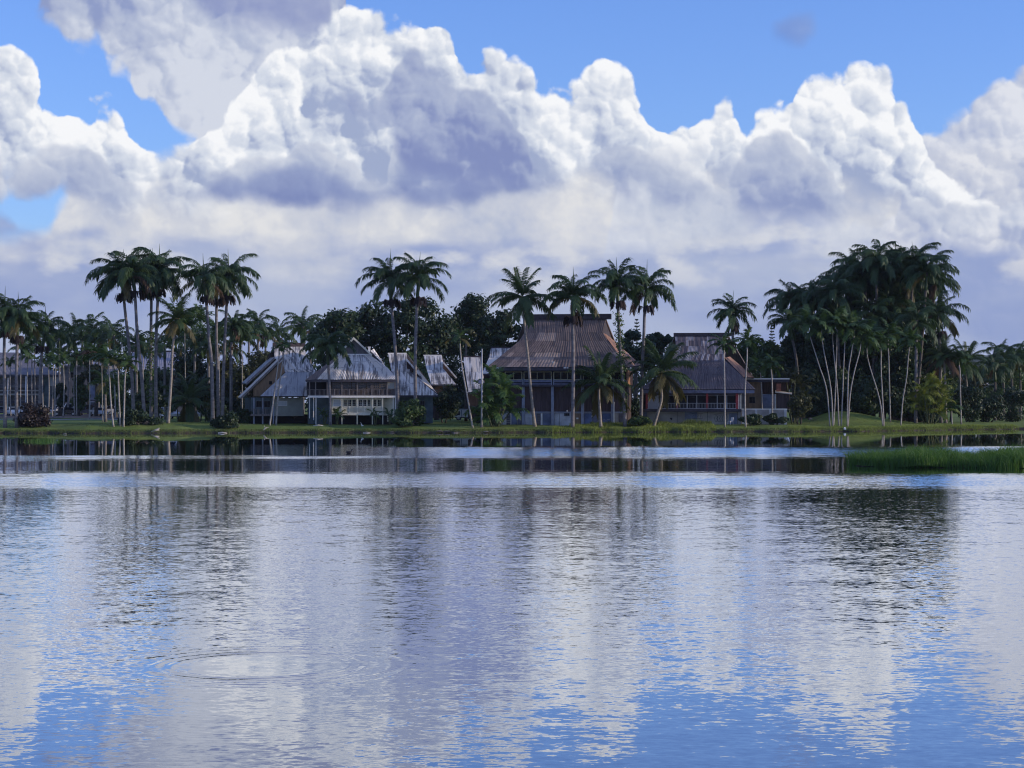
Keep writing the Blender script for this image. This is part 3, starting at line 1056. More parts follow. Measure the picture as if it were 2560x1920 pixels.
# ------------------------------------------------------------------ leafy trees and shrubs
def tree(name, label, cat, cx, cy, rx, ry, Y, mat='leaf_dark', group=None, lobes=16, per=170, leaf=0.42, depth=0.8, base=None, lob=(0.28, 0.46), stems=1,
         flat=0.75, trunk=True, seed=None, tr=0.28, bark='bark_tree'):
    """cx, cy, rx, ry: crown ellipse in photo pixels at distance Y"""
    SEED[0] += 1
    r = np.random.default_rng(seed or SEED[0])
    k = Y / F
    c = px(cx, cy, Y)
    RX, RZ = rx * k * 1.14, ry * k * 1.10
    per, leaf = per * 2.7, leaf * 0.92
    RY = RX * depth
    bx = c.x if base is None else px(base, cy, Y).x
    root = thing(name, label, cat, (bx, Y, tz(bx, Y) - 0.05), group)
    L = []
    while len(L) < lobes:
        q = r.uniform(-1, 1, 3)
        if np.linalg.norm(q) > 1:
            continue
        if np.linalg.norm(q) < 0.45 and r.random() < 0.7:
            continue
        L.append(q)
    L = np.array(L)
    lr = r.uniform(lob[0], lob[1], lobes)
    L *= (1 - lr * 0.75)[:, None]
    C, N, S = [], [], []
    Rm = min(RX, RZ)
    for q, s in zip(L, lr):
        n = int(per * (s / 0.37) ** 2)
        d = r.normal(size=(n, 3))
        d /= np.linalg.norm(d, axis=1, keepdims=True)
        rr = s * (0.55 + 0.5 * r.random(n)) * (1 + 0.18 * np.sin(d[:, 0] * 7 + q[0] * 9) * np.sin(d[:, 2] * 6 + q[1] * 7))
        p = d * rr[:, None] * np.array([1.1, 1.1, flat])
        p = np.array([q[0] * RX, q[1] * RY, q[2] * RZ]) + p * np.array([RX * 0.5 + Rm * 0.5, RX * 0.5 + Rm * 0.5, RZ * 0.5 + Rm * 0.5])
        C.append(p)
        nn = d * 0.9 + r.normal(size=(n, 3)) * 0.55 + np.array([0, 0, 0.35])
        N.append(nn / np.linalg.norm(nn, axis=1, keepdims=True))
        S.append(leaf * r.uniform(0.6, 1.35, n))
    C, N, S = np.concatenate(C), np.concatenate(N), np.concatenate(S)
    C += np.array([c.x, c.y, c.z])
    gz = tz(c.x, Y)
    keep = C[:, 2] > gz + 0.05
    C, N, S = C[keep], N[keep], S[keep]
    V, Fc = quads(C, N, S, r)
    V -= np.array(tuple(root.location))
    link('crown', fast_mesh('crown', V, Fc, 4, M[mat]), root)
    if trunk:
        mb = MB()
        b0 = Vector(root.location)
        for st in range(stems):
            fork = Vector((c.x + (st - (stems - 1) / 2) * RX * 0.5, c.y, max(gz + 0.4, c.z - RZ * 0.45)))
            bb = b0 + Vector(((st - (stems - 1) / 2) * 0.35, 0, 0))
            mid = bb.lerp(fork, 0.5) + Vector((r.uniform(-.2, .2), r.uniform(-.2, .2), 0)) * RX * 0.15
            mb.tube([bb, mid, fork], [tr * 1.2, tr, tr * 0.75], 7)
            for j in range(5):
                q = L[r.integers(lobes)]
                e = Vector((c.x + q[0] * RX, c.y + q[1] * RY, c.z + q[2] * RZ))
                mb.tube([fork, fork.lerp(e, 0.5) + Vector((0, 0, -0.1 * RZ)), e], [tr * 0.6, tr * 0.4, tr * 0.12], 5)
        mb.build('trunk', M[bark], root, smooth=True)
    return root


def blades(name, xy, hgt, wid, mat, seed, lean=0.35, z=None, parent=None):
    r = np.random.default_rng(seed)
    n = len(xy)
    zz = terrain(xy[:, 0], xy[:, 1]) if z is None else z
    base = np.stack([xy[:, 0], xy[:, 1], zz - 0.03], 1)
    a = r.uniform(0, 6.283, n)
    h = hgt * r.uniform(0.55, 1.2, n)
    w = np.stack([np.cos(a), np.sin(a), 0 * a], 1) * (wid * r.uniform(0.7, 1.3, n))[:, None]
    b = r.uniform(0, 6.283, n)
    ln = np.stack([np.cos(b), np.sin(b), 0 * b], 1) * (h * lean * r.uniform(0.1, 1.0, n))[:, None]
    mid = base + ln * 0.35 + np.stack([0 * h, 0 * h, h * 0.6], 1)
    tip = base + ln * 1.25 + np.stack([0 * h, 0 * h, h * r.uniform(0.85, 1.0, n)], 1)
    V = np.stack([base - w * .5, base + w * .5, mid + w * .4, mid - w * .4, tip], 1).reshape(-1, 3)
    k = 5 * np.arange(n)
    me = bpy.data.meshes.new(name)
    me.vertices.add(5 * n)
    me.vertices.foreach_set('co', V.astype(np.float32).ravel())
    li = np.stack([k, k + 1, k + 2, k + 3, k + 3, k + 2, k + 4], 1).ravel()
    me.loops.add(7 * n)
    me.loops.foreach_set('vertex_index', li.astype(np.int32))
    me.polygons.add(2 * n)
    ls = np.stack([7 * np.arange(n), 7 * np.arange(n) + 4], 1).ravel()
    lt = np.tile([4, 3], n)
    me.polygons.foreach_set('loop_start', ls.astype(np.int32))
    me.polygons.foreach_set('loop_total', lt.astype(np.int32))
    me.materials.append(M[mat])
    me.update(calc_edges=True)
    o = link(name, me, parent)
    o['kind'] = 'stuff'
    return o


# ------------------------------------------------------------------ buildings
class Frame:
    """a building's own axes: u along the front, v into the depth, z up; placed from the photo pixel of its front at distance Y"""

    def __init__(s, p0, Y0, rot):
        a = R(rot)
        s.o = Vector(((p0 - 1280.0) / F * Y0, Y0, 0))
        s.ex = Vector((math.cos(a), math.sin(a), 0))
        s.ey = Vector((-math.sin(a), math.cos(a), 0))
        s.g = tz(s.o.x, Y0)

    def p(s, x, y, v=0.0):
        d = Vector(((x - 1280.0) / F, 1.0, 0))
        t = (s.o.dot(s.ey) + v) / d.dot(s.ey)
        return Vector((d.x * t, t, H + (HZ - y) / F * t))

    def uz(s, x, y, v=0.0):
        q = s.p(x, y, v)
        return (q - s.o).dot(s.ex), q.z

    def w(s, u, v, z):
        q = s.o + s.ex * u + s.ey * v
        return Vector((q.x, q.y, z))

    def ubox(s, mb, u0, u1, v0, v1, z0, z1):
        mb.hexa([s.w(u0, v0, z0), s.w(u1, v0, z0), s.w(u1, v1, z0), s.w(u0, v1, z0)],
                [s.w(u0, v0, z1), s.w(u1, v0, z1), s.w(u1, v1, z1), s.w(u0, v1, z1)])

    def box(s, mb, x0, x1, y0, y1, v0, v1):
        """box whose front face (at depth v0) fills these pixels; y0 above y1"""
        u0, z1 = s.uz(x0, y0, v0)
        u1, z0 = s.uz(x1, y1, v0)
        z1 = (z1 + s.uz(x1, y0, v0)[1]) / 2
        s.ubox(mb, u0, u1, v0, v1, z0, z1)


def bx(fr, root, name, mat, x0, x1, y0, y1, v0, v1, parent=None, label=None):
    mb = MB()
    fr.box(mb, x0, x1, y0, y1, v0, v1)
    o = mb.build(name, M[mat], parent or root)
    if label:
        o['label'] = label
    return o


def window(fr, root, x0, x1, y0, y1, v, frame='cream_trim', glass='glass_dark', bars=(2, 2), t=0.7, name='window', bt=0.35):
    """a framed window with a pane and glazing bars (t, bt: widths in photo pixels)"""
    mb = MB()
    fr.box(mb, x0, x1, y0, y0 + t, v - 0.06, v + 0.05)
    fr.box(mb, x0, x1, y1 - t, y1, v - 0.06, v + 0.05)
    fr.box(mb, x0, x0 + t, y0 + t, y1 - t, v - 0.06, v + 0.05)
    fr.box(mb, x1 - t, x1, y0 + t, y1 - t, v - 0.06, v + 0.05)
    for i in range(1, bars[0]):
        c = x0 + (x1 - x0) * i / bars[0]
        fr.box(mb, c - bt / 2, c + bt / 2, y0 + t, y1 - t, v - 0.045, v + 0.045)
    for i in range(1, bars[1]):
        c = y0 + (y1 - y0) * i / bars[1]
        fr.box(mb, x0 + t, x1 - t, c - bt / 2, c + bt / 2, v - 0.040, v + 0.040)
    f = mb.build(name, M[frame], root)
    mb = MB()
    fr.box(mb, x0 + t * 0.6, x1 - t * 0.6, y0 + t * 0.6, y1 - t * 0.6, v - 0.012, v + 0.012)
    mb.build('pane', M[glass], f)
    return f


def rail(fr, root, x0, x1, y0, y1, v, mat, n, posts=(), top=0.9, w=0.8, name='railing'):
    mb = MB()
    fr.box(mb, x0, x1, y0, y0 + top, v - 0.05, v + 0.05)
    fr.box(mb, x0, x1, y1 - top, y1, v - 0.05, v + 0.05)
    for i in range(n):
        c = x0 + (x1 - x0) * (i + 0.5) / n
        fr.box(mb, c - w / 2, c + w / 2, y0 + top, y1 - top, v - 0.02, v + 0.02)
    r = mb.build(name, M[mat], root)
    for c in posts:
        bx(fr, root, 'rail_post', mat, c - 1.0, c + 1.0, y0 - 0.8, y1 + 0.3, v - 0.07, v + 0.07, parent=r)
    return r


def roof(fr, root, rows, ncol, mats, ribs=3, th=0.14, name='roof', sub=None, base='fascia', seed=1, amp=0.035, lift=0.03):
    """a slope given by rows of (x_left, x_right, y, v) in photo pixels; covered with ribbed metal sheets, each one an object"""
    r = random.Random(seed)
    L = [fr.p(a, y, v) for a, b, y, v in rows]
    Rr = [fr.p(b, y, v) for a, b, y, v in rows]
    mb = MB()
    for i in range(len(rows) - 1):
        mb.slab([L[i], L[i + 1], Rr[i + 1], Rr[i]], th)
    par = mb.build(name, M[base], root)
    for i in range(len(rows) - 1):
        n = (L[i + 1] - L[i]).cross(Rr[i] - L[i]).normalized()
        if n.z < 0:
            n = -n
        k = sub[i] if sub else 1
        for j in range(k):
            a0, a1 = j / k, (j + 1) / k
            for c in range(ncol):
                mb = MB()
                m = ribs * 2
                dz = lift + r.uniform(0, 0.02)
                tl = r.uniform(-0.006, 0.006)
                top, bot = [], []
                for q in range(m + 1):
                    t = (c + q / m) / ncol
                    off = n * (dz + (amp if q % 2 else 0.0) + tl * q)
                    A = L[i].lerp(Rr[i], t)
                    B = L[i + 1].lerp(Rr[i + 1], t)
                    top.append(A.lerp(B, max(0, a0 - (0.02 if j else 0))) + off)
                    bot.append(A.lerp(B, a1) + off + n * 0.012)
                for q in range(m):
                    mb.poly([top[q], bot[q], bot[q + 1], top[q + 1]])
                mt = mats(i, j, c, r) if callable(mats) else mats
                mb.build('roof_sheet', M[mt], par)
    return par


def quad_roof(fr, root, pts, ncol, mats, name='roof', seed=1, **kw):
    """pts: top-left, top-right, bottom-right, bottom-left as (x, y, v)"""
    class _F:
        pass
    f = _F()
    tl, tr_, br, bl = [fr.p(*q) for q in pts]
    seq = {(0, 'a'): tl, (0, 'b'): tr_, (1, 'a'): bl, (1, 'b'): br}
    f.p = lambda x, y, v: seq[(y, x)]
    return roof(f, root, [('a', 'b', 0, 0), ('a', 'b', 1, 0)], ncol, mats, name=name, seed=seed, **kw)


def poly_part(fr, root, name, mat, pts, th=0.1, parent=None):
    mb = MB()
    mb.slab([fr.p(*q) for q in pts], th)
    return mb.build(name, M[mat], parent or root)


def cladding(fr, root, name, mat, x0, x1, y0, y1, v, n, kind=None):
    """upright boards, joints recessed"""
    mb = MB()
    for i in range(n):
        a = x0 + (x1 - x0) * i / n
        b = x0 + (x1 - x0) * (i + 1) / n
        fr.box(mb, a + 0.12, b - 0.12, y0, y1, v - 0.03 - 0.012 * (i % 2), v + 0.02)
    o = mb.build(name, M[mat], root)
    o['kind'] = 'stuff'
    return o


def root_of(fr, name, label, cat, group=None):
    return thing(name, label, cat, (fr.o.x, fr.o.y, fr.g), group)


def pick(*opts):
    return lambda i, j, c, r: r.choices([o for o, _ in opts], [w for _, w in opts])[0]


# --- the house with the tall steep tin roof, furthest left on the shore
def house_a():
    fr = Frame(700, 256, 16)
    t = root_of(fr, 'house', 'steep tin roofed house with brown gable, left of the cream veranda house', 'house')
    gz = 1063
    roof(fr, t, [(684, 762, 866, 4.6), (686, 766, 893, 3.4), (707, 786, 925, 1.6), (714, 792, 931, 1.2), (650, 802, 991, -1.2)], 13,
         lambda i, j, c, r: ('tin_blue' if i == 3 and c < 9 else 'tin_grey') if r.random() < 0.9 else 'tin_pale', seed=3)
    quad_roof(fr, t, [(684, 866, 4.6), (762, 866, 4.6), (770, 960, 11), (640, 960, 11)], 8, 'tin_grey', seed=4)
    bx(fr, t, 'ridge_board', 'ridge_dark', 682, 763, 857, 866.5, 4.45, 4.75)
    # left wing: two stepped slopes running down to the left
    for nm, (xa, ya), (xb, yb), v0, v1 in (('front', (707, 891), (602, 993), 0.2, 3.0), ('rear', (686, 893), (616, 957), 3.1, 7.5)):
        ua, za = fr.uz(xa, ya, v0)
        ub, zb = fr.uz(xb, yb, v0)
        mb = MB()
        mb.slab([fr.w(ua, v1, za), fr.w(ub, v1, zb), fr.w(ub, v0, zb), fr.w(ua, v0, za)], 0.22)
        mb.build('roof', M['tin_blue' if nm == 'rear' else 'tin_pale'], t)
        mb = MB()
        d = Vector((0, 0, -0.34))
        A, B = fr.w(ua, v0 - 0.06, za + 0.03), fr.w(ub, v0 - 0.06, zb + 0.03)
        A2, B2 = fr.w(ua, v0 + 0.02, za + 0.03), fr.w(ub, v0 + 0.02, zb + 0.03)
        mb.hexa([B + d, A + d, A2 + d, B2 + d], [B, A, A2, B2])
        mb.build('bargeboard', M['grey_wood'], t)
    poly_part(fr, t, 'gable_wall', 'gable_brown', [(706, 902, 0.9), (633, 972, 0.9), (633, 991, 0.9), (655, 991, 0.9), (712, 930, 0.9)], 0.15)
    cladding(fr, t, 'gable_boards', 'gable_brown', 634, 654, 975, 990, 0.84, 7)
    bx(fr, t, 'vent', 'dark_inside', 673, 680, 953, 961, 0.8, 0.95)
    bx(fr, t, 'wall', 'sage_wall', 681, 759, 994, 1040, 0.0, 6)
    bx(fr, t, 'wall', 'teal_wall', 628, 681, 994, 1036, 0.5, 6)
    window(fr, t, 695, 718, 1002.5, 1014.5, -0.03, 'white_trim', 'glass_milk', (3, 1))
    window(fr, t, 640, 655, 1002, 1018, 0.47, 'grey_wood', 'glass_dark', (2, 1))
    window(fr, t, 660, 676, 1002, 1018, 0.47, 'grey_wood', 'glass_dark', (2, 1))
    for c in (635, 657, 684):
        bx(fr, t, 'post', 'blue_post', c - 1.6, c + 1.6, 994, gz, -0.15 if c > 680 else 0.3, 0.1 if c > 680 else 0.5)
    poly_part(fr, t, 'stair_soffit', 'brown_wood', [(760, 1024, 0.4), (735, 1041, 0.4), (735, 1046, 0.4), (760, 1034, 0.4)], 1.4)
    bx(fr, t, 'underfloor_shade', 'dark_inside', 604, 770, 1036, gz + 2, 1.2, 7)  # near-black box put in for the shade below the floor
    bx(fr, t, 'floor_beam', 'grey_wood', 626, 760, 1036, 1040, 0.05, 0.6)
    rail(fr, t, 628, 681, 1022, 1036, 0.1, 'grey_wood', 16, (645, 664))


house_a()


# --- the cream house with verandas
def house_b():
    fr = Frame(880, 252, 7)
    t = root_of(fr, 'house', 'two storey cream house with verandas, stilts and a small gable on its roof', 'house')
    gz = 1061
    roof(fr, t, [(850, 924, 887, 1.5), (835, 948, 904, 0.7), (818, 969, 920, 0.0), (792, 993, 949.5, -1.4)], 15,
         lambda i, j, c, r: 'tin_pale' if c < 4 or c > 11 else 'tin_grey', seed=5)
    quad_roof(fr, t, [(846, 890, 3.5), (850, 887, 1.5), (792, 949.5, -1.4), (763, 951.5, 3.8)], 6, 'tin_rust', seed=6)
    bx(fr, t, 'fascia', 'fascia', 764, 993, 950, 955, -1.42, -1.25)
    poly_part(fr, t, 'gable_wall', 'gable_grey', [(884, 849, 1.9), (849, 885, 1.9), (925, 885, 1.9)], 0.12)
    cladding(fr, t, 'gable_boards', 'gable_grey', 880, 888, 857, 884, 1.86, 3)
    bx(fr, t, 'gable_sill', 'white_trim', 849, 926, 884.5, 888, 1.4, 1.9)
    for xa, ya, xb, yb in ((884, 843, 845, 886), (884, 843, 930, 886)):
        ua, za = fr.uz(xa, ya, 1.2)
        ub, zb = fr.uz(xb, yb, 1.2)
        q = [fr.w(ua, 7.5, za), fr.w(ub, 7.5, zb), fr.w(ub, 1.2, zb), fr.w(ua, 1.2, za)]
        mb = MB()
        mb.slab(q if xb < xa else q[::-1], 0.16)
        mb.build('roof', M['tin_blue' if xb < xa else 'tin_grey'], t)
        mb = MB()
        d = Vector((0, 0, -0.30))
        A, B = fr.w(ua, 1.12, za + 0.02), fr.w(ub, 1.12, zb + 0.02)
        A2, B2 = fr.w(ua, 1.19, za + 0.02), fr.w(ub, 1.19, zb + 0.02)
        mb.hexa([B + d, A + d, A2 + d, B2 + d], [B, A, A2, B2])
        mb.build('bargeboard', M['cream_trim'], t)
    quad_roof(fr, t, [(926, 878, 4.0), (934, 872, 8), (985, 950, 9), (993, 949, -1.3)], 5, 'tin_grey', seed=7)
    mb = MB(); fr.box(mb, 920.5, 926, 869, 885, 4.0, 4.3); fr.box(mb, 919.5, 927, 866.5, 869, 3.95, 4.35)
    mb.build('flue', M['white_trim'], t)
    # upper floor
    bx(fr, t, 'wall', 'brown_wood', 816, 989, 955, 990, 0.25, 7)
    bx(fr, t, 'wall', 'dark_inside', 769, 816, 955, 990, 1.3, 7)
    for a, b in ((831, 852), (858, 878), (880, 889), (895, 916), (917.5, 927), (933, 949), (950, 965)):
        window(fr, t, a, b, 955.8, 971.5, 0.2, 'grey_wood', 'glass_grey', (3 if b - a > 12 else 2, 3), t=0.9, bt=0.5)
    window(fr, t, 969.5, 986, 956, 971.5, 0.2, 'cream_trim', 'glass_milk', (4, 1))
    for c in (774, 789, 818, 855, 893, 930, 968, 988):
        bx(fr, t, 'veranda_post', 'grey_wood', c - 1.3, c + 1.3, 955, 989, -1.05, -0.85)
    rail(fr, t, 769, 989, 973.5, 988, -0.95, 'grey_wood', 70, (836, 873.5, 912, 949))
    bx(fr, t, 'balcony_beam', 'white_trim', 770, 989, 989, 994, -1.15, 0.2)
    # lower floor
    bx(fr, t, 'wall', 'cream', 829, 957, 994.2, 1037, 0.15, 7)
    bx(fr, t, 'wall', 'teal_wall', 771, 829, 994.2, 1060, 1.8, 7)
    bx(fr, t, 'wall', 'cream', 957, 986, 994.2, 1040, 1.2, 7)
    for a, b, fm, gl in ((833, 852, 'white_trim', 'glass_milk'), (859.5, 868, 'cream_trim', 'glass_dark'), (869.5, 879, 'cream_trim', 'glass_dark'), (880, 890.5, 'cream_trim', 'glass_dark'),
                         (896, 906, 'white_trim', 'glass_dark'), (907, 917, 'white_trim', 'glass_dark'), (918.5, 927, 'cream_trim', 'glass_dark'),
                         (933, 942, 'cream_trim', 'glass_dark'), (943.5, 953, 'cream_trim', 'glass_dark')):
        window(fr, t, a, b, 998, 1016, 0.1, fm, gl, (2 if b - a < 12 else 4, 4), t=1.2)
    for c in (855, 893, 931, 957):
        bx(fr, t, 'stilt', 'cream_trim', c - 1.3, c + 1.3, 1038, gz, -0.98, -0.78)
        bx(fr, t, 'veranda_post', 'cream_trim', c - 1.0, c + 1.0, 994, 1033, -0.95, -0.82)
    rail(fr, t, 831, 957, 1016.5, 1032.5, -0.88, 'cream_trim', 46, (874, 912))
    bx(fr, t, 'deck', 'cream_trim', 846, 959, 1032.5, 1038, -1.05, 0.14)
    for c, b in ((774, 1046), (784, 1050), (790, gz + 1)):
        bx(fr, t, 'porch_post', 'white_trim', c - 1.1, c + 1.1, 994, b, -0.9 if c > 785 else 0.6, -0.72 if c > 785 else 0.8)
    for c in (983, 989):
        bx(fr, t, 'porch_post', 'white_trim', c - 1.0, c + 1.0, 994, 1048, -0.6, -0.42)
    mb = MB()
    for k in range(4):
        fr.box(mb, 968, 983, 1036 + k * 5, 1038.5 + k * 5, -0.5 - 0.25 * k, -0.2 - 0.25 * k)
    mb.build('steps', M['cream_trim'], t)
    bx(fr, t, 'underfloor_shade', 'dark_inside', 829, 984, 1038.5, gz + 2, 1.0, 7)  # shade between the stilts, put in as a near-black box


house_b()


def hut(name, label, p0, Y, rot, rows, ncol, wall, mats='tin_grey', gable=None, extra=None, seed=11, wallmat='brown_wood', cat='house', ridge='white_trim', win=()):
    fr = Frame(p0, Y, rot)
    t = root_of(fr, name, label, cat)
    roof(fr, t, rows, ncol, mats, seed=seed)
    a, b, y, v = rows[0]
    bx(fr, t, 'ridge_cap', ridge, a - 0.5, b + 0.5, y - 2.0, y + 1.0, v - 0.12, v + 0.25)
    a2, b2, y2, v2 = rows[-1]
    quad_roof(fr, t, [(a, y, v + 0.1), (b, y, v + 0.1), (b2 - 6, y2 - 8, v + 6), (a2 + 2, y2 - 8, v + 6)], max(3, ncol // 2), 'tin_grey', seed=seed + 1)
    bx(fr, t, 'fascia', 'fascia', a2, b2, y2 - 0.3, y2 + 3.0, v2 - 0.03, v2 + 0.12)
    x0, x1, y0, y1 = wall
    bx(fr, t, 'wall', wallmat, x0, x1, y0, y1, 0.3, 6.5)
    for wx0, wx1, wy0, wy1 in win:
        window(fr, t, wx0, wx1, wy0, wy1, 0.26, 'grey_wood', 'glass_dark', (2, 2))
    if gable:
        (xa, ya), (xb, yb), mt = gable
        ua, za = fr.uz(xa, ya, 1.0)
        ub, zb = fr.uz(xb, yb, 1.0)
        mb = MB()
        mb.slab([fr.w(ua, 1.0, za), fr.w(ub, 1.0, zb), fr.w(ub, 5.5, zb), fr.w(ua, 5.5, za)], 0.2)
        mb.build('roof', M['tin_grey'], t)
        poly_part(fr, t, 'gable_wall', mt, [(xa - 1, ya + 5, 1.6), (xa - 1, ya + 24, 1.6), (xb - 2, yb + 4, 1.6)], 0.12)
    if extra:
        extra(fr, t)
    return t


def c_extra(fr, t):
    quad_roof(fr, t, [(1022, 925, 2.6), (1046, 925, 2.6), (1093, 984, 1.5), (1052, 952, 0.6)], 6, 'tin_pale', seed=21)


hut('house', 'grey tin roofed house right of the cream veranda house, behind two tall royal palms', 1030, 258, 6,
    [(970, 1016, 884, 3.2), (975, 1021, 912, 2.2), (979, 1026, 930, 1.3), (982, 1060, 960, 0.1), (984, 1096, 989, -1.1)], 9, (984, 1082, 990, 1058), gable=((1018, 897), (1052, 938), 'brown_wood'), extra=c_extra,
    wallmat='teal_wall', seed=12, win=((1000, 1012, 1002, 1022), (1050, 1062, 1002, 1022)))
hut('hut', 'small steep tin roofed hut with a bright ridge and orange gable, behind the dark shrubs', 1095, 274, 4,
    [(1059, 1104, 889, 3.2), (1067, 1111, 925, 1.6), (1078, 1140, 962, -0.6)], 7, (1076, 1134, 962, 1046), gable=((1109, 904), (1143, 944), 'orange_wall'), seed=13)
hut('hut', 'small steep tin roofed hut between the leaning bare palm and the pole', 1180, 270, 0,
    [(1158, 1203, 892, 3.2), (1163, 1207, 930, 1.6), (1171, 1214, 981, -0.6)], 7, (1170, 1212, 981, 1046), seed=14, ridge='ridge_dark', mats=pick(('tin_grey', 3), ('tin_pale', 1)))
hut('hut', 'tin roofed hut with a dark ridge half hidden behind the big brown roofed hall', 1262, 280, 0,
    [(1228, 1310, 870, 3.0), (1222, 1312, 895, 1.8), (1205, 1318, 935, -0.6)], 10, (1210, 1310, 935, 1046), seed=15, ridge='ridge_dark', mats=pick(('tin_grey', 3), ('tin_pale', 1)))


# --- the big hall
def hall():
    fr = Frame(1390, 250, -8)
    t = root_of(fr, 'hall', 'big hall with a tall rusty brown roof and a band of yellow framed windows', 'building')

    def mats(i, j, c, r):
        k = c / 24.0
        if i == 0:
            return 'tin_rust' if r.random() < 0.55 else 'tin_brown'
        if i in (1,) and 4 <= c <= 9 and r.random() < 0.75:
            return 'tin_patch'
        if i == 4 and 5 <= c <= 10 and r.random() < 0.8:
            return 'tin_patch'
        if i == 3 and r.random() < 0.25:
            return 'tin_patch'
        if i == 4 and c < 5 and r.random() < 0.4:
            return 'tin_patch'
        if c < 10:
            return 'tin_rust' if r.random() < 0.75 else 'tin_brown'
        return 'tin_brown' if r.random() < 0.72 else 'tin_rust'
    roof(fr, t, [(1311, 1516, 797, 4.6), (1311, 1508, 832, 3.4), (1298, 1520, 853, 2.6), (1262, 1544, 882, 1.0), (1248, 1554, 894, 0.35), (1216, 1570, 918.5, -1.0)], 22, mats, ribs=2,
         seed=31, sub=[2, 1, 2, 1, 2])
    quad_roof(fr, t, [(1508, 834, 3.5), (1517, 837, 6.5), (1601, 913, 8.5), (1570, 918.5, -1.0)], 9, 'tin_sunlit', seed=32, ribs=2)
    ub, zb = fr.uz(1516, 797, 4.6)
    ua, _ = fr.uz(1311, 797, 4.6)
    mb = MB()
    mb.slab([fr.w(ub, 4.6, zb), fr.w(ub + 1.6, 12, zb - 5.5), fr.w(ua - 3, 12, zb - 5.5), fr.w(ua, 4.6, zb)], 0.2)
    mb.build('roof', M['tin_brown'], t)
    poly_part(fr, t, 'gable_wall', 'fascia', [(1514, 803, 4.7), (1508, 835, 4.2), (1530, 846, 7.5)], 0.2)
    bx(fr, t, 'ridge_board', 'ridge_dark', 1310, 1528, 785, 798, 4.3, 4.9)
    bx(fr, t, 'fascia', 'fascia', 1214, 1571, 919, 926, -1.08, -0.88)
    for a, b in ((1234, 1252), (1409, 1416), (1418, 1421)):
        bx(fr, t, 'flashing', 'white_trim', a, b, 918.0, 921.0, -1.15, -1.09)
    mb = MB(); fr.box(mb, 1381.5, 1384.5, 905, 917, -0.55, -0.45); fr.box(mb, 1380, 1386, 904, 906, -0.62, -0.40); fr.box(mb, 1377, 1388, 914, 919, -0.75, -0.5)
    mb.build('roof_vent', M['white_trim'], t)
    # side wall turned to the sun
    u1, z1 = fr.uz(1566, 926, 0.3)
    z0 = fr.g - 0.3
    mb = MB()
    zm = fr.uz(1566, 962, 0.3)[1]
    fr.ubox(mb, u1 + 0.01, u1 + 0.14, 0.3, 8.5, zm, z1)
    mb.build('side_wall', M['orange_wall'], t)
    mb = MB()
    fr.ubox(mb, u1 + 0.01, u1 + 0.10, 0.3, 8.5, z0, zm)
    mb.build('side_wall', M['brown_wood'], t)
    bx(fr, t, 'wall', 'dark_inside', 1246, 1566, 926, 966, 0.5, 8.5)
    bx(fr, t, 'wall', 'red_wood', 1250, 1566, 966, 1030, 0.3, 8.5)
    cladding(fr, t, 'wall_boards', 'red_wood', 1252, 1564, 968, 1029, 0.27, 78)
    bx(fr, t, 'lower_wall', 'grey_wall', 1252, 1566, 1030, 1070, 0.12, 8.5)
    xs = [1263, 1284, 1304.5, None, 1310, 1327, 1343, 1360, 1378, None, 1384.5, 1402, 1419, 1436, 1452, None, 1458, 1476, 1494, 1512, 1529, None, 1535, 1552]
    for a, b in zip(xs, xs[1:]):
        if a and b:
            window(fr, t, a - 0.9, b + 0.9, 929, 950, 0.40, 'yellow_frame', 'glass_dark', (1, 1), t=1.7)
    for a, b in ((1246, 1304), (1310.5, 1378), (1384.5, 1452), (1458, 1529), (1535, 1566)):
        bx(fr, t, 'gallery_beam', 'steel_blue', a, b, 950.3, 955.5, -0.75, -0.55)
        bx(fr, t, 'gallery_beam', 'steel_blue', a, b, 958.3, 961.3, -0.70, -0.58)
    for c in (1305.5, 1309.5, 1379, 1383.5, 1453, 1457.5, 1530, 1534):
        bx(fr, t, 'bracket', 'blue_post', c - 0.8, c + 0.8, 947, 965, -0.80, -0.5)
    bx(fr, t, 'gallery_floor', 'fascia', 1246, 1566, 962, 966, -0.9, 0.3)
    for c in (1308, 1381, 1456, 1531):
        bx(fr, t, 'column', 'blue_post', c - 3.4, c + 3.4, 966, 1071, -0.45, -0.05)
    bx(fr, t, 'belt_beam', 'blue_post', 1252, 1566, 1029, 1032, -0.04, 0.11)
    panels = [(1258, 1263, 'pale_panel'), (1278.5, 1293, 'blue_wall'), (1295, 1303.5, 'steel_blue'), (1313, 1333, 'pale_panel'), (1334, 1341, 'blue_wall'), (1352, 1356, 'white_trim'),
              (1357, 1377, 'blue_wall'), (1386, 1397.5, 'pale_panel'), (1399, 1428, 'pale_panel'), (1461, 1479, 'blue_panel'), (1480, 1494, 'steel_blue'),
              (1496, 1505, 'grey_wall'), (1506, 1526.5, 'blue_panel'), (1536, 1546, 'grey_wall'), (1547, 1563, 'conc_dark')]
    for a, b, mt in panels:
        bx(fr, t, 'wall_panel', mt, a, b, 1033.5, 1069, 0.03, 0.115)
    window(fr, t, 1264, 1278, 1034, 1068, 0.06, 'white_trim', 'glass_grey', (1, 6), t=1.6, name='gate_panel')
    window(fr, t, 1341.5, 1351.5, 1034, 1068, 0.06, 'steel_blue', 'glass_grey', (1, 6), t=1.0, name='gate_panel')
    window(fr, t, 1410, 1424, 1032.8, 1040, 0.0, 'steel_blue', 'glass_dark', (3, 1))
    d = bx(fr, t, 'door', 'gable_brown', 1437, 1451.5, 1034, 1069, -0.02, 0.11)
    bx(fr, t, 'notice', 'white_trim', 1441, 1446, 1044, 1048, -0.06, -0.025, parent=d)
    bx(fr, t, 'notice', 'white_trim', 1478, 1484, 1039, 1042, -0.02, 0.025)
    # painted scrawl on the blue panel
    mb = MB()
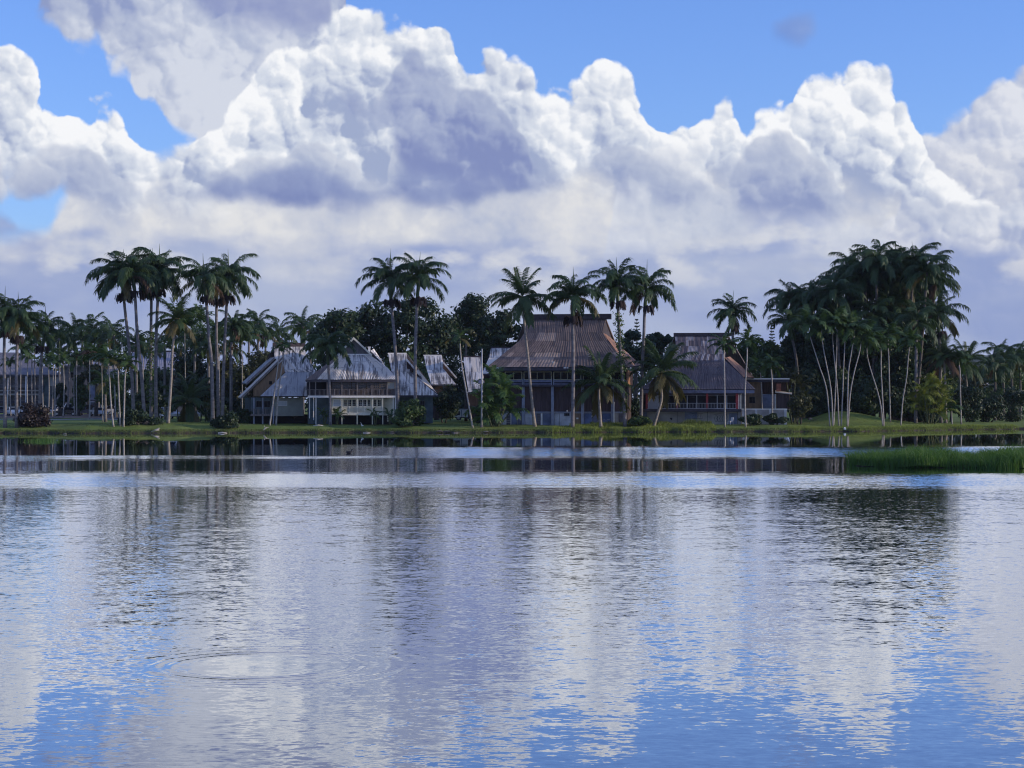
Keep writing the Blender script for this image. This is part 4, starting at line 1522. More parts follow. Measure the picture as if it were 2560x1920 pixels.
    for k, (a, b, y) in enumerate(((1508, 1513, 1049), (1512, 1518, 1052), (1517, 1524, 1048), (1509, 1516, 1056), (1515, 1523, 1058))):
        fr.box(mb, a, b, y, y + 0.9, 0.015, 0.027)
    mb.build('graffiti', M['pale_panel'], t)
    bx(fr, t, 'downpipe', 'white_trim', 1533.5, 1536, 1005, 1071, -0.60, -0.46)
    for c, y in ((1417, 1025), (1480, 1024)):
        bx(fr, t, 'wall_lamp', 'pale_panel', c - 1.2, c + 1.2, y, y + 4, -0.35, 0.2)


hall()


# --- the hall with red columns
def red_hall():
    fr = Frame(1740, 256, -7)
    t = root_of(fr, 'hall', 'dark slate roofed hall with red columns above a painted concrete wall', 'building')

    def mats(i, j, c, r):
        if i in (1, 2) and r.random() < 0.8:
            return 'tin_chalk'
        if i == 0 and r.random() < 0.25:
            return 'tin_chalk'
        return 'tin_slate'
    roof(fr, t, [(1687, 1822, 839, 5.2), (1690, 1816, 866, 3.9), (1686, 1813, 886, 3.1), (1676, 1812, 902, 2.4), (1650, 1850, 936, 0.8), (1598, 1889, 974, -1.1)], 20, mats, ribs=2, seed=41,
         sub=[2, 1, 1, 2, 2])
    quad_roof(fr, t, [(1812, 895, 2.75), (1825, 892, 6.0), (1887, 945, 6.5), (1857, 942, 0.6)], 7, 'tin_sunlit', seed=42, ribs=2)
    ua, za = fr.uz(1687, 839, 5.2)
    ub, _ = fr.uz(1822, 839, 5.2)
    mb = MB()
    mb.slab([fr.w(ub, 5.2, za), fr.w(ub + 3, 13, za - 5), fr.w(ua - 3, 13, za - 5), fr.w(ua, 5.2, za)], 0.2)
    mb.build('roof', M['tin_slate'], t)
    bx(fr, t, 'ridge_board', 'ridge_dark', 1684, 1829, 832, 840, 4.95, 5.5)
    bx(fr, t, 'fascia', 'steel_blue', 1602, 1886, 975, 983, -1.12, -0.9)
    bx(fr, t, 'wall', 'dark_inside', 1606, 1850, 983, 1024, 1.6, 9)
    bx(fr, t, 'beam', 'fascia', 1606, 1852, 983, 987, -0.3, 0.0)
    xs = [1620, 1647, 1667, 1690, 1718, 1742, 1766, 1793, 1817, 1841]
    for a, b in zip(xs, xs[1:]):
        pale = a == 1620
        window(fr, t, a, b, 987.5, 1022, 0.0, 'pole_metal' if not pale else 'pale_panel', 'glass_milk' if pale else 'glass_dark', (1, 1), t=0.9)
    for c in (1617, 1692.5, 1767.5, 1842):
        bx(fr, t, 'column', 'red_paint', c - 2.7, c + 2.7, 984, 1023, -0.45, -0.02)
    for c in (1847, 1852):
        bx(fr, t, 'column', 'cream_trim', c - 1.5, c + 1.5, 984, 1023, -0.3, 0.0)
    rail(fr, t, 1618, 1840, 1007.5, 1021.5, -0.85, 'pole_metal', 60, (1645, 1667, 1718, 1742, 1793, 1817), w=0.5, top=1.0)
    bx(fr, t, 'balcony_slab', 'fascia', 1600, 1853, 1022.5, 1029, -1.15, 1.6)
    mb = MB()
    bx(fr, t, 'lower_wall', 'conc_dark', 1600, 1853, 1029, 1068, 0.15, 9)
    for a, b, mt in ((1601, 1616.3, 'blue_wall'), (1617.7, 1692.3, 'grey_wall'), (1693.7, 1768.3, 'grey_wall'), (1769.7, 1843.3, 'grey_wall'), (1844.7, 1852, 'concrete')):
        bx(fr, t, 'wall_panel', mt, a, b, 1029.5, 1068, 0.02, 0.14)
    bx(fr, t, 'paint_patch', 'blue_wall', 1712, 1743, 1030.5, 1061, 0.008, 0.019)
    bx(fr, t, 'paint_patch', 'blue_wall', 1822, 1842.5, 1033, 1062, 0.008, 0.019)

    def stroke(mb, pts, w=0.9):
        q = [fr.p(x, y, 0.0) for x, y in pts]
        mb.tube(q, 0.024 * w, 4)
    mb = MB()
    stroke(mb, [(1729, 1034), (1757, 1034.5)]); stroke(mb, [(1730, 1046), (1756, 1046.5), (1757, 1041)])
    for x in (1731, 1737, 1743, 1750):
        stroke(mb, [(x, 1037), (x + 4, 1037), (x, 1041), (x + 4, 1042.5), (x, 1043)])
    mb.build('graffiti', M['graffiti'], t)
    mb = MB()
    for x in (1788, 1795, 1801, 1807, 1813):
        stroke(mb, [(x, 1053), (x - 2, 1046), (x, 1040), (x + 4, 1038), (x + 6, 1043), (x + 3, 1046), (x + 6, 1050), (x + 4, 1054), (x, 1053)])
    stroke(mb, [(1786, 1036), (1800, 1034.5), (1818, 1036)])
    mb.build('graffiti', M['graffiti'], t)
    mb = MB()
    for k in range(4):
        stroke(mb, [(1674 + k, 1045 + k), (1681 - k * .5, 1045 + k * 1.5)], 1.8)
    mb.build('graffiti', M['graffiti'], t)


red_hall()


def annex():
    fr = Frame(1915, 262, -8)
    t = root_of(fr, 'annex', 'low flat roofed brown annex with a white gutter, right of the red columned hall', 'building')
    bx(fr, t, 'roof', 'fascia', 1864, 1974, 948, 955, -0.8, 8)
    bx(fr, t, 'gutter', 'white_trim', 1864, 1974, 945.5, 948.5, -0.95, -0.7)
    bx(fr, t, 'wall', 'gable_brown', 1861, 1905, 955, 1024, 0.6, 7)
    bx(fr, t, 'wall', 'brown_wood', 1905, 1972, 955, 985, 1.5, 7)
    bx(fr, t, 'wall', 'blue_wall', 1905, 1938, 986, 1024, 0.2, 7)
    cladding(fr, t, 'wall_boards', 'gable_brown', 1862, 1904, 986, 1022, 0.57, 12)
    bx(fr, t, 'chimney', 'brick_red', 1941, 1952.5, 959, 978, -0.6, 0.4)
    bx(fr, t, 'post', 'white_trim', 1936.5, 1940, 985, 1022, -0.3, -0.05)
    bx(fr, t, 'shed_wall', 'gable_brown', 1941, 1974, 984, 1024, -0.4, 4)
    cladding(fr, t, 'shed_boards', 'red_wood', 1942, 1973, 985, 1022, -0.43, 9)
    poly_part(fr, t, 'shed_roof', 'tin_pale', [(1938, 976, 1.5), (1938, 979, -0.9), (1980, 984, -0.9), (1980, 981, 1.5)], 0.12)
    window(fr, t, 1873, 1888, 992, 1008, 0.5, 'grey_wood', 'glass_dark', (2, 2))
    bx(fr, t, 'doorway', 'dark_inside', 1963, 1968, 995, 1022, -0.46, -0.445)
    fr2 = Frame(1912, 257, -6)
    w = root_of(fr2, 'terrace_wall', 'stained concrete terrace wall in front of the brown annex', 'wall')
    bx(fr2, w, 'wall', 'concrete', 1855, 1967, 1024, 1062, 0, 0.4)
    bx(fr2, w, 'coping', 'white_trim', 1854, 1968, 1021.5, 1024, -0.08, 0.48)
    for c in (1858, 1890, 1926, 1963):
        bx(fr2, w, 'pilaster', 'pale_panel', c - 3, c + 3, 1024, 1062, -0.1, 0.0)


annex()


def far_buildings():
    # apartment block at the far left
    fr = Frame(60, 398, 0)
    t = root_of(fr, 'apartment_building', 'three storey grey apartment block with a hipped roof behind the car park', 'building')
    rr = roof(fr, t, [(-60, 45, 882, 9), (-90, 152, 937, -1.5)], 10, 'shingle_grey', seed=51, base='shingle_grey')
    quad_roof(fr, t, [(45, 882, 9), (46, 882, 9.5), (150, 936, 22), (152, 937, -1.5)], 4, 'shingle_grey', seed=52, base='shingle_grey')
    bx(fr, t, 'eave', 'fascia', -90, 176, 937.5, 942, -1.5, 18)
    bx(fr, t, 'wall', 'conc_dark', -85, 124, 942, 1030, 0.6, 18)
    for y0, y1, mt in ((963, 969, 'conc_dark'), (975, 978, 'concrete'), (984, 988, 'concrete'), (1002, 1008, 'fascia'), (1016, 1022, 'concrete')):
        bx(fr, t, 'balcony_band', mt, -85, 108, y0, y1, -0.7, 0.59)
    for y0, y1 in ((946, 961), (989, 1001), (1008.5, 1016)):
        for k in range(9):
            x = -62 + k * 19
            window(fr, t, x, x + 13, y0, y1, 0.55, 'grey_wood', 'glass_grey', (2, 2), t=1.0)
    bx(fr, t, 'recess', 'teal_wall', 109, 124, 942, 1030, -0.2, 0.59)
    bx(fr, t, 'wing_wall', 'concrete', 125, 171, 942, 965, -1.0, 12)
    bx(fr, t, 'wing_wall', 'conc_dark', 125, 171, 965, 1030, -0.6, 12)
    bx(fr, t, 'wing_wall', 'concrete', 154, 173, 968, 985, -1.1, 3)
    bx(fr, t, 'wing_wall', 'concrete', 142, 165, 988, 1028, -1.0, 3)
    window(fr, t, 130, 139, 972, 984, -0.64, 'grey_wood', 'glass_dark', (2, 2))
    window(fr, t, 130, 139, 994, 1006, -0.64, 'grey_wood', 'glass_dark', (2, 2))
    # dark ridge building
    fr = Frame(205, 392, 0)
    t = root_of(fr, 'far_house', 'long low roof with a dark ridge showing between the palms behind the car park', 'house')
    roof(fr, t, [(157, 262, 897, 6), (148, 272, 914, -1)], 8, 'shingle_far', seed=53, base='shingle_far')
    bx(fr, t, 'ridge_cap', 'fascia', 156, 263, 889, 898, 5.9, 6.4)
    bx(fr, t, 'wall', 'conc_dark', 152, 268, 914, 1030, 0, 10)
    window(fr, t, 176, 190, 930, 945, -0.05, 'grey_wood', 'glass_dark', (2, 2))
    # small blue house
    fr = Frame(252, 372, 0)
    t = root_of(fr, 'far_house', 'small pale blue house with a hipped grey roof at the back of the car park', 'house')
    roof(fr, t, [(258, 292, 924, 4), (240, 312, 940, -1)], 6, 'shingle_far', seed=54, base='shingle_far')
    bx(fr, t, 'eave', 'fascia', 222, 312, 940, 943, -1, 6)
    bx(fr, t, 'wall', 'blue_wall', 225, 306, 943, 1032, 0, 6)
    bx(fr, t, 'corner_post', 'white_trim', 241.5, 243.5, 943, 956, -0.15, -0.02)
    window(fr, t, 228, 238, 948, 960, -0.05, 'white_trim', 'glass_dark', (2, 2))
    window(fr, t, 262, 274, 950, 966, -0.05, 'white_trim', 'glass_dark', (2, 2))
    fr = Frame(240, 366, 0)
    t = root_of(fr, 'kiosk', 'teal kiosk with a flat dark roof behind the parked cars', 'kiosk')
    bx(fr, t, 'wall', 'teal_wall', 227, 253, 1006, 1036, 0, 3)
    bx(fr, t, 'roof', 'fascia', 224, 256, 999, 1003, -0.6, 3.5)
    bx(fr, t, 'awning', 'pale_panel', 226, 254, 1003, 1005.5, -0.5, 0)
    for x in (229, 237.5, 246):
        window(fr, t, x, x + 6.5, 1009, 1024, -0.04, 'steel_blue', 'glass_grey', (2, 1))
    # lavender roof behind the left palms
    fr = Frame(395, 335, 0)
    t = root_of(fr, 'far_house', 'large pale lavender grey roof seen behind the tall palms at the left', 'house')
    roof(fr, t, [(332, 462, 880, 6), (320, 478, 926, -1)], 10, 'shingle_far', seed=55, base='shingle_far')
    bx(fr, t, 'ridge_cap', 'ridge_dark', 328, 466, 876, 881, 5.8, 6.4)
    bx(fr, t, 'roof_cabin', 'shingle_grey', 332, 372, 862, 876, 6.5, 9)
    bx(fr, t, 'wall', 'conc_dark', 326, 472, 926, 1036, 0.2, 9)
    for x in (340, 362, 384, 406, 428, 450):
        window(fr, t, x, x + 13, 934, 950, 0.15, 'grey_wood', 'glass_dark', (2, 2))
    # grey roof behind the red-columned hall
    fr = Frame(1872, 306, -6)
    t = root_of(fr, 'far_house', 'plain grey roof peeping out behind the dark slate roofed hall', 'house')
    roof(fr, t, [(1838, 1886, 875, 4), (1826, 1910, 906, -1)], 7, 'shingle_grey', seed=56, base='shingle_grey')
    bx(fr, t, 'wall', 'conc_dark', 1832, 1904, 906, 1040, 0, 8)
    window(fr, t, 1850, 1862, 914, 928, -0.05, 'grey_wood', 'glass_dark', (2, 2))
    # white roofed pavilion at the far right
    fr = Frame(2465, 330, 0)
    t = root_of(fr, 'pavilion', 'white roofed pavilion among the palms at the far right', 'building')
    roof(fr, t, [(2450, 2482, 957, 3), (2437, 2493, 971, -1)], 5, 'white_trim', seed=57, base='white_trim')
    bx(fr, t, 'wall', 'concrete', 2444, 2486, 971, 1040, 0.6, 6)
    for c in (2440, 2465, 2490):
        bx(fr, t, 'post', 'white_trim', c - 1, c + 1, 971, 1040, -0.6, -0.4)
    window(fr, t, 2450, 2462, 978, 992, 0.56, 'grey_wood', 'glass_dark', (2, 2))


far_buildings()


# ------------------------------------------------------------------ vehicles
def wheel_parts():
    mb = MB()
    mb.tube([(0, -0.11, 0), (0, 0.11, 0)], 0.33, 14)
    ty = mb.mesh('tyre', M['tyre'])
    mb = MB()
    mb.tube([(0, -0.118, 0), (0, 0.118, 0)], 0.20, 10)
    rm = mb.mesh('rim', M['rim'])
    return ty, rm


TYRE, RIM = wheel_parts()
CARS = {
    # lower profile (x, z) then cabin profile, half width
    'sedan': ([(-2.25, .35), (-2.25, .78), (-2.0, .95), (-1.3, 1.0), (0.9, .98), (2.1, .80), (2.28, .60), (2.28, .35)],
              [(-1.75, .97), (-1.05, 1.42), (0.25, 1.44), (1.15, .97)], .88),
    'suv': ([(-2.2, .42), (-2.25, .95), (-2.15, 1.08), (1.0, 1.06), (2.05, .98), (2.25, .75), (2.25, .42)],
            [(-2.1, 1.06), (-1.85, 1.70), (0.35, 1.72), (1.15, 1.05)], .92),
    'pickup': ([(-2.6, .50), (-2.62, 1.05), (-0.55, 1.05), (1.15, 1.08), (2.3, 1.02), (2.45, .80), (2.45, .50)],
               [(-0.85, 1.06), (-0.75, 1.74), (0.55, 1.76), (1.25, 1.07)], .93),
    'van': ([(-2.3, .42), (-2.35, 1.10), (1.5, 1.08), (2.15, .98), (2.3, .75), (2.3, .42)],
            [(-2.3, 1.08), (-2.2, 1.95), (0.9, 1.96), (1.75, 1.06)], .95),
}


def car(kind, label, p, y, Y, heading, paint, name='parked_car', cat='car', group='cars in the car park'):
    """heading: direction the nose points, degrees from +X"""
    x = (p - 1280.0) / F * Y
    t = thing(name, label, cat, (x, Y, tz(x, Y) + 0.06), group)
    t.rotation_euler = (0, 0, R(heading))
    low, cab, hw = CARS[kind]

    def part(nm, mb, mat, par=None):
        return link(nm, mb.mesh(nm, M[mat]), par or t)
    mb = MB()
    n = len(low)
    k = 0
    rows = [(-hw, .0), (-hw * .96, .0)]
    for s in (-1, 1):
        mb.v += [(a, s * hw * (0.96 if z > .9 or z < .4 else 1.0), z) for a, z in low]
    mb.f.append(tuple(range(n)))
    mb.f.append(tuple(range(2 * n - 1, n - 1, -1)))
    for i in range(n):
        j = (i + 1) % n
        mb.f.append((j, i, n + i, n + j))
    m0 = len(mb.v)
    cw = [hw * .93, hw * .78, hw * .78, hw * .93]
    for s in (-1, 1):
        mb.v += [(a, s * w, z) for (a, z), w in zip(cab, cw)]
    mb.f += [(m0, m0 + 1, m0 + 2, m0 + 3), (m0 + 7, m0 + 6, m0 + 5, m0 + 4), (m0 + 1, m0, m0 + 4, m0 + 5), (m0 + 2, m0 + 1, m0 + 5, m0 + 6), (m0 + 3, m0 + 2, m0 + 6, m0 + 7)]
    part('body', mb, paint)
    V = Vector

    def inset(q, name, off):
        c = sum((V(a) for a in q), V()) / 4
        nrm = (V(q[1]) - V(q[0])).cross(V(q[2]) - V(q[0])).normalized()
        if nrm.dot(c - V((0, 0, 1.2))) < 0:
            nrm = -nrm
        b = MB()
        b.poly([c + (V(a) - c) * 0.86 + nrm * off for a in q])
        part(name, b, 'glass_dark')
    C = lambda i, s: (cab[i][0], s * cw[i], cab[i][1])
    inset([C(3, -1), C(3, 1), C(2, 1), C(2, -1)], 'windscreen', 0.02)
    inset([C(0, -1), C(0, 1), C(1, 1), C(1, -1)], 'rear_window', 0.02)
    for s in (-1, 1):
        mid_t = tuple((V(C(1, s)) + V(C(2, s))) / 2)
        mid_b = tuple((V(C(0, s)) + V(C(3, s))) / 2)
        inset([C(0, s), mid_b, mid_t, C(1, s)], 'side_window', 0.02)
        inset([mid_b, C(3, s), C(2, s), mid_t], 'side_window', 0.02)
        b = MB()
        b.box(low[-1][0] - .10, low[-1][0] + .02, s * hw * .8 - .16, s * hw * .8 + .10, .62, .76)
        part('headlight', b, 'lamp_glass')
        b = MB()
        b.box(low[0][0] - .02, low[0][0] + .08, s * hw * .8 - .12, s * hw * .8 + .10, .68, .86)
        part('tail_light', b, 'red_paint')
    for ax in (low[0][0] + .85, low[-1][0] - .85):
        for s in (-1, 1):
            w = link('wheel', TYRE, t, (ax, s * (hw - .08), .33))
            link('rim', RIM, w)
    return t


car('sedan', 'dark navy car cut by the left picture edge in the car park', 4, 1036, 352, 5, 'car_navy')
car('sedan', 'small white car between the two leftmost thick palm trunks', 33, 1037, 349, -70, 'car_white')
car('pickup', 'white pickup parked behind the dark red shoreline bush', 66, 1038, 347, -25, 'car_white', cat='pickup truck')
car('suv', 'silver car mostly hidden behind the dark red shoreline bush', 104, 1036, 352, -75, 'car_silver')
car('sedan', 'grey car just left of the black sedan, half behind it', 139, 1036, 356, -110, 'car_silver')
car('sedan', 'long black sedan seen from the side in the car park', 166, 1037, 346, 178, 'car_black')
car('van', 'white van showing its roof above the black sedan', 160, 1034, 366, 170, 'car_white', cat='van')
car('sedan', 'silver car nose on between the black sedan and the dark SUV', 194, 1036, 357, -80, 'car_silver')
car('van', 'dark navy van in front of the teal kiosk', 219, 1036, 349, 15, 'car_navy', cat='van')
car('sedan', 'small white car in front of the kiosk, right end of the row', 247, 1038, 343, -60, 'car_white')
car('suv', 'pale car half hidden by trunks right of the kiosk', 296, 1037, 350, 10, 'car_silver')
car('suv', 'white SUV parked under the palms behind the pale curved coconut trunk', 424, 1051, 300, -62, 'car_white', cat='suv', group='cars under the palms')
car('van', 'white vehicle behind the dark palm clump, left of the tin roofed house', 505, 1050, 302, -75, 'car_white', cat='van', group='cars under the palms')


def trailer():
    Y = 285
    x = (1160 - 1280) / F * Y
    t = thing('trailer', 'white trailer with a teal window under the trees beside the leaning bare palm', 'trailer', (x, Y, tz(x, Y)))
    P = lambda a: (a - 1280) / F * Y
    z = lambda y: H + (HZ - y) / F * Y
    mb = MB(); mb.box(P(1132), P(1187), Y, Y + 2.2, z(1043), z(1024))
    mb.build('body', M['car_white'], t)
    mb = MB(); mb.box(P(1130), P(1189), Y - .05, Y + 2.3, z(1024), z(1022))
    mb.build('roof', M['car_silver'], t)
    mb = MB(); mb.box(P(1135), P(1150), Y - .04, Y - .005, z(1038), z(1028))
    mb.build('window', M['glass_grey'], t)
    mb = MB(); mb.box(P(1153), P(1154.2), Y - .04, Y - .005, z(1043), z(1024.5))
    mb.build('trim', M['steel_blue'], t)
    mb = MB(); mb.box(P(1128), P(1192), Y + .2, Y + 2, z(1045.5), z(1043))
    mb.build('chassis', M['tyre'], t)
    for a in (1146, 1176):
        w = link('wheel', TYRE, t, Vector((P(a), Y + .15, z(1043) - 0.12)) - t.location)
        link('rim', RIM, w)
    mb = MB(); mb.tube([(P(1192), Y + 1, z(1044.5)), (P(1206), Y + 1, z(1046.5))], .06, 5)
    mb.build('drawbar', M['steel_blue'], t)


trailer()


# ------------------------------------------------------------------ poles and small things
def pole(label, p, ybase, ytop, mat, rad, box=None, top=None, name='utility_pole', cat='pole', Y=None):
    Y = Y or ground_at(p, ybase)
    b = px(p, ybase, Y)
    t = thing(name, label, cat, (b.x, Y, tz(b.x, Y)))
    e = px(p + 1.0, ytop, Y)
    mb = MB()
    mb.tube([(b.x, Y, tz(b.x, Y) - .1), ((b.x + e.x) / 2, Y, (b.z + e.z) / 2), e], [rad, rad * .85, rad * .65], 8)
    mb.build('shaft', M[mat], t, smooth=True)
    if box:
        q = px(p - 2.5, box, Y)
        mb = MB(); mb.box(q.x - .25, q.x + .12, Y - .35, Y - rad * .8, q.z - .2, q.z + .25)
        mb.build('junction_box', M['steel_blue'], t)
    if top:
        mb = MB(); mb.box(e.x - .55, e.x + .1, Y - .12, Y + .12, e.z - .02, e.z + .10)
        mb.build('lamp_head', M['pole_metal'], t)
    mb = MB(); mb.tube([(b.x, Y, tz(b.x, Y) - .1), (b.x, Y, tz(b.x, Y) + .25)], rad * 1.7, 8)
    mb.build('foot', M['conc_dark'], t)


pole('slim grey utility pole with a small box, left of the areca palm clump', 1204, 1068, 872, 'pole_metal', 0.11, box=955, name='utility_pole')
pole('bright white flagpole in front of the grey apartment block', 64, 1022, 941, 'white_pole', 0.13, Y=372, name='flagpole', cat='flagpole')
pole('short white pole among the trunks at the left picture edge', 19, 1022, 944, 'white_pole', 0.09, Y=376, name='flagpole', cat='flagpole')


def bird(label, p, y, s=1.0, Y=None, mat='feather', swim=False, name='egret', cat='bird', face=1):
    Y = Y or ground_at(p, y)
    b = px(p, y, Y)
    z0 = 0.0 if swim else tz(b.x, Y)
    t = thing(name, label, cat, (b.x, Y, z0))
    if swim:
        V = [(0, 0, .06), (-.16, 0, .10), (-.26, 0, .14), (.13, 0, .10), (.19, 0, .22), (.22, 0, .33), (.31, 0, .31)]
        E = [(0, 1), (1, 2), (0, 3), (3, 4), (4, 5), (5, 6)]
        Rd = [.12, .09, .03, .08, .045, .055, .02]
    else:
        V = [(0, 0, .42), (-.20, 0, .36), (-.34, 0, .29), (.13, 0, .50), (.19, 0, .66), (.12, 0, .80), (.19, 0, .90), (.27, 0, .90), (.42, 0, .87),
             (.0, .05, .30), (.02, .05, .02), (.09, .05, .0), (0, -.05, .30), (-.05, -.05, .02), (.02, -.05, .0)]
        E = [(0, 1), (1, 2), (0, 3), (3, 4), (4, 5), (5, 6), (6, 7), (7, 8), (0, 9), (9, 10), (10, 11), (0, 12), (12, 13), (13, 14)]
        Rd = [.115, .085, .03, .08, .045, .035, .035, .04, .008, .03, .014, .012, .03, .014, .012]
    me = bpy.data.meshes.new('body')
    me.from_pydata([(a * s * face, c * s, d * s) for a, c, d in V], E, [])
    o = link('body', me, t)
    sk = o.modifiers.new('skin', 'SKIN')
    for i, v in enumerate(me.skin_vertices[0].data):
        v.radius = (Rd[i] * s, Rd[i] * s)
        v.use_root = i == 0
    sb = o.modifiers.new('sub', 'SUBSURF')
    sb.levels = sb.render_levels = 1
    me.materials.append(M[mat])
    hd = Vector(V[6 if not swim else 5]) * s
    mb = MB()
    tip = Vector(V[8 if not swim else 6]) * s
    h2, t2 = Vector((hd.x * face, hd.y, hd.z)), Vector((tip.x * face, tip.y, tip.z))
    mb.tube([h2.lerp(t2, .25), t2 + (t2 - h2) * .12], [.022 * s, .004], 5)
    link('beak', mb.mesh('beak', M['beak']), t)
    mb = MB()
    for sd in (-1, 1):
        c = h2 + Vector((0.01 * face, sd * .03 * s, .012 * s))
        mb.tube([c + Vector((0, -.006, 0)), c + Vector((0, .006, 0))], .007 * s, 5)
    link('eyes', mb.mesh('eyes', M['feather_dark']), t)
    return t


bird('white egret standing on the lawn in front of the cream veranda house', 905, 1069, 0.62, face=-1)
bird('small dark waterbird swimming on the bright streak of water', 873, 1133.5, 0.9, Y=H * F / 128.5, mat='feather_dark', swim=True, name='waterbird')


def lump(name, label, cat, p, y, w, h, mat, Y=None, seed=1, group=None, dz=0.0, dep=None):
    """an uneven stone-like body, w and h in photo pixels"""
    Y = Y or ground_at(p, y)
    r = random.Random(seed)
    b = px(p, y, Y)
    k = Y / F
    z0 = max(tz(b.x, Y), 0.0) + dz
    t = thing(name, label, cat, (b.x, Y, z0), group)
    mb = MB()
    n, m = 9, 5
    for i in range(m + 1):
        f = i / m * math.pi / 2
        for j in range(n):
            a = 2 * math.pi * j / n
            q = r.uniform(.78, 1.15)
            mb.v.append((math.cos(a) * math.cos(f) * w * k / 2 * q, math.sin(a) * math.cos(f) * (dep or w * k / 2) * q, math.sin(f) * h * k * q - 0.08))
    for i in range(m):
        for j in range(n):
            jj = (j + 1) % n
            mb.f.append((i * n + j, i * n + jj, (i + 1) * n + jj, (i + 1) * n + j))
    mb.f.append(tuple(m * n + j for j in range(n)))
    link('stone', mb.mesh('stone', M[mat]), t)
    return t


def log(label, a, b, rad, mat='driftwood', Y=None, name='log', cat='log', group=None, fork=None):
    Y = Y or ground_at(*a)
    A, B = px(a[0], a[1], Y), px(b[0], b[1], Y)
    A.z = max(A.z, 0.05)
    t = thing(name, label, cat, A, group)
    mid = A.lerp(B, .5) + Vector((0, .1, rad * .8))
    mb = MB(); mb.tube([A, mid, B], [rad, rad * .9, rad * .5], 7)
    mb.build('bole', M[mat], t, smooth=True)
    for f in (fork or []):
        C = px(f[0], f[1], Y)
        mb = MB(); mb.tube([mid, mid.lerp(C, .5) + Vector((0, 0, .05)), C], [rad * .6, rad * .45, rad * .2], 6)
        mb.build('branch', M[mat], t, smooth=True)


log('white bleached log floating at the shore below the dark dead bush', (545, 1083.2), (568, 1082.6), 0.07, 'driftwood', Y=234.5)
log('pale log lying in the water below the egret', (908, 1082.2), (926, 1081.6), 0.05, 'driftwood', Y=237.5)
log('long pale driftwood log on the bank left of the leaning bare palm', (1062, 1080), (1093, 1078.6), 0.06, 'driftwood')
log('grey driftwood stump with roots at the foot of the two leaning slender trunks', (657, 1078), (668, 1068), 0.09, 'driftwood', fork=[(661, 1064), (672, 1068)])
log('bare pale branch slanting into the water from the dark shore bush', (379, 1081), (398, 1075), 0.14, 'driftwood', fork=[(400, 1070)])
log('bare white dead branch rising from the dark round bush', (586, 1061), (578, 1037), 0.11, 'driftwood', Y=243.5, name='dead_branch', cat='branch', fork=[(573, 1036)])
log('thin bent twig standing in the water at the left', (166, 1090), (158, 1085), 0.03, 'driftwood', Y=226, name='twig', cat='branch', fork=[(167, 1084)])
log('grey root knot on the lawn at the foot of the drooping palm', (784, 1065.5), (808, 1064), 0.10, 'driftwood', name='root')
lump('rock', 'bright white stone at the water below the pale curved palms', 'rock', 2112, 1077, 8, 7, 'white_trim', seed=3)
lump('rock', 'white stone at the foot of the right slender palm of the red hall', 'rock', 1865, 1060.5, 9, 3, 'white_trim', seed=4)
lump('rock', 'white slab on the grass below the annex terrace', 'rock', 1968, 1053, 9, 3, 'white_trim', seed=5)
for k, (p, y, w, h) in enumerate(((1990, 1050, 22, 10), (2006, 1047, 26, 12), (2020, 1043, 18, 9), (1984, 1055, 16, 6), (2026, 1049, 14, 6))):
    lump('boulder', ('big grey boulder on the mound under the fan palms, second from its left', 'largest grey boulder on the mound under the fan palms', 'topmost grey boulder of the mound by the fan palms',
                     'low grey boulder at the left foot of the mound', 'small grey boulder at the right foot of the fan palm mound')[k], 'boulder', p, y, w, h, 'rock', seed=20 + k, group='boulders on the mound')
for k, (p, y) in enumerate(((1098, 1080), (1118, 1079.5), (1140, 1080), (1215, 1080), (980, 1081))):
    lump('rock', ('sandy bank stone just right of the long driftwood log', 'flat pale bank stone under the dark shrubs', 'sandy bank stone left of the leaning bare palm',
                  'sandy bank stone right of the utility pole', 'sandy bank stone below the green round bush')[k], 'rock', p, y, 20, 2.2, 'rock', seed=40 + k, group='stones along the water edge', dep=0.5)


def chair():
    Y = ground_at(1826, 1062)
    b = px(1826, 1062, Y)
    t = thing('chair', 'white plastic chair on the lawn beside the left slender palm of the red hall', 'chair', (b.x, Y, tz(b.x, Y)))
    t.rotation_euler = (0, 0, 0.6)
    mb = MB(); mb.box(-.25, .25, -.25, .25, .42, .46)
    link('seat', mb.mesh('seat', M['white_pole']), t)
    mb = MB(); mb.hexa([(.21, -.24, .46), (.25, -.24, .46), (.25, .24, .46), (.21, .24, .46)], [(.33, -.22, .95), (.37, -.22, .95), (.37, .22, .95), (.33, .22, .95)])
    link('backrest', mb.mesh('backrest', M['white_pole']), t)
    for a in (-.22, .22):
        for c in (-.22, .22):
            mb = MB(); mb.tube([(a * 1.1, c * 1.1, 0), (a, c, .43)], .025, 5)
            link('leg', mb.mesh('leg', M['white_pole']), t)


chair()


# ------------------------------------------------------------------ vegetation: palms
G1 = 'royal palms at the left end of the car park'
palm('royal', 'thick royal palm at the left picture edge, its crown cut by the edge', [(13, 1069), (12, 1000), (11, 900), (10, 786)], G1, sc=0.95)
palm('royal', 'second royal palm from the left picture edge, fruit bunches under its crown', [(42, 1069), (42, 960), (42, 870), (47, 798)], G1, sc=0.95)
palm('royal', 'third royal palm from the left edge, trunk rising behind the dark red bush', [(99, 1064), (99, 980), (103, 900), (111, 828)], G1, Y=252, sc=0.9)
G2 = 'tall royal palm group at the left'
palm('royal', 'outer left royal palm of the tall left group, one frond side clear of the rest', [(334, 1060), (330, 960), (321, 860), (311, 770), (305, 690)], G2, Y=249, sc=1.05)
palm('royal', 'royal palm of the tall left group, trunk leaning left from the shore bush', [(362, 1062), (353, 940), (343, 830), (337, 745), (331, 684)], G2, Y=247, sc=1.0)
palm('royal', 'vine covered royal palm in the middle of the tall left group', [(378, 1058), (376, 940), (376, 850), (379, 750), (376, 690)], G2, Y=254, sc=1.0, vine=0.55)
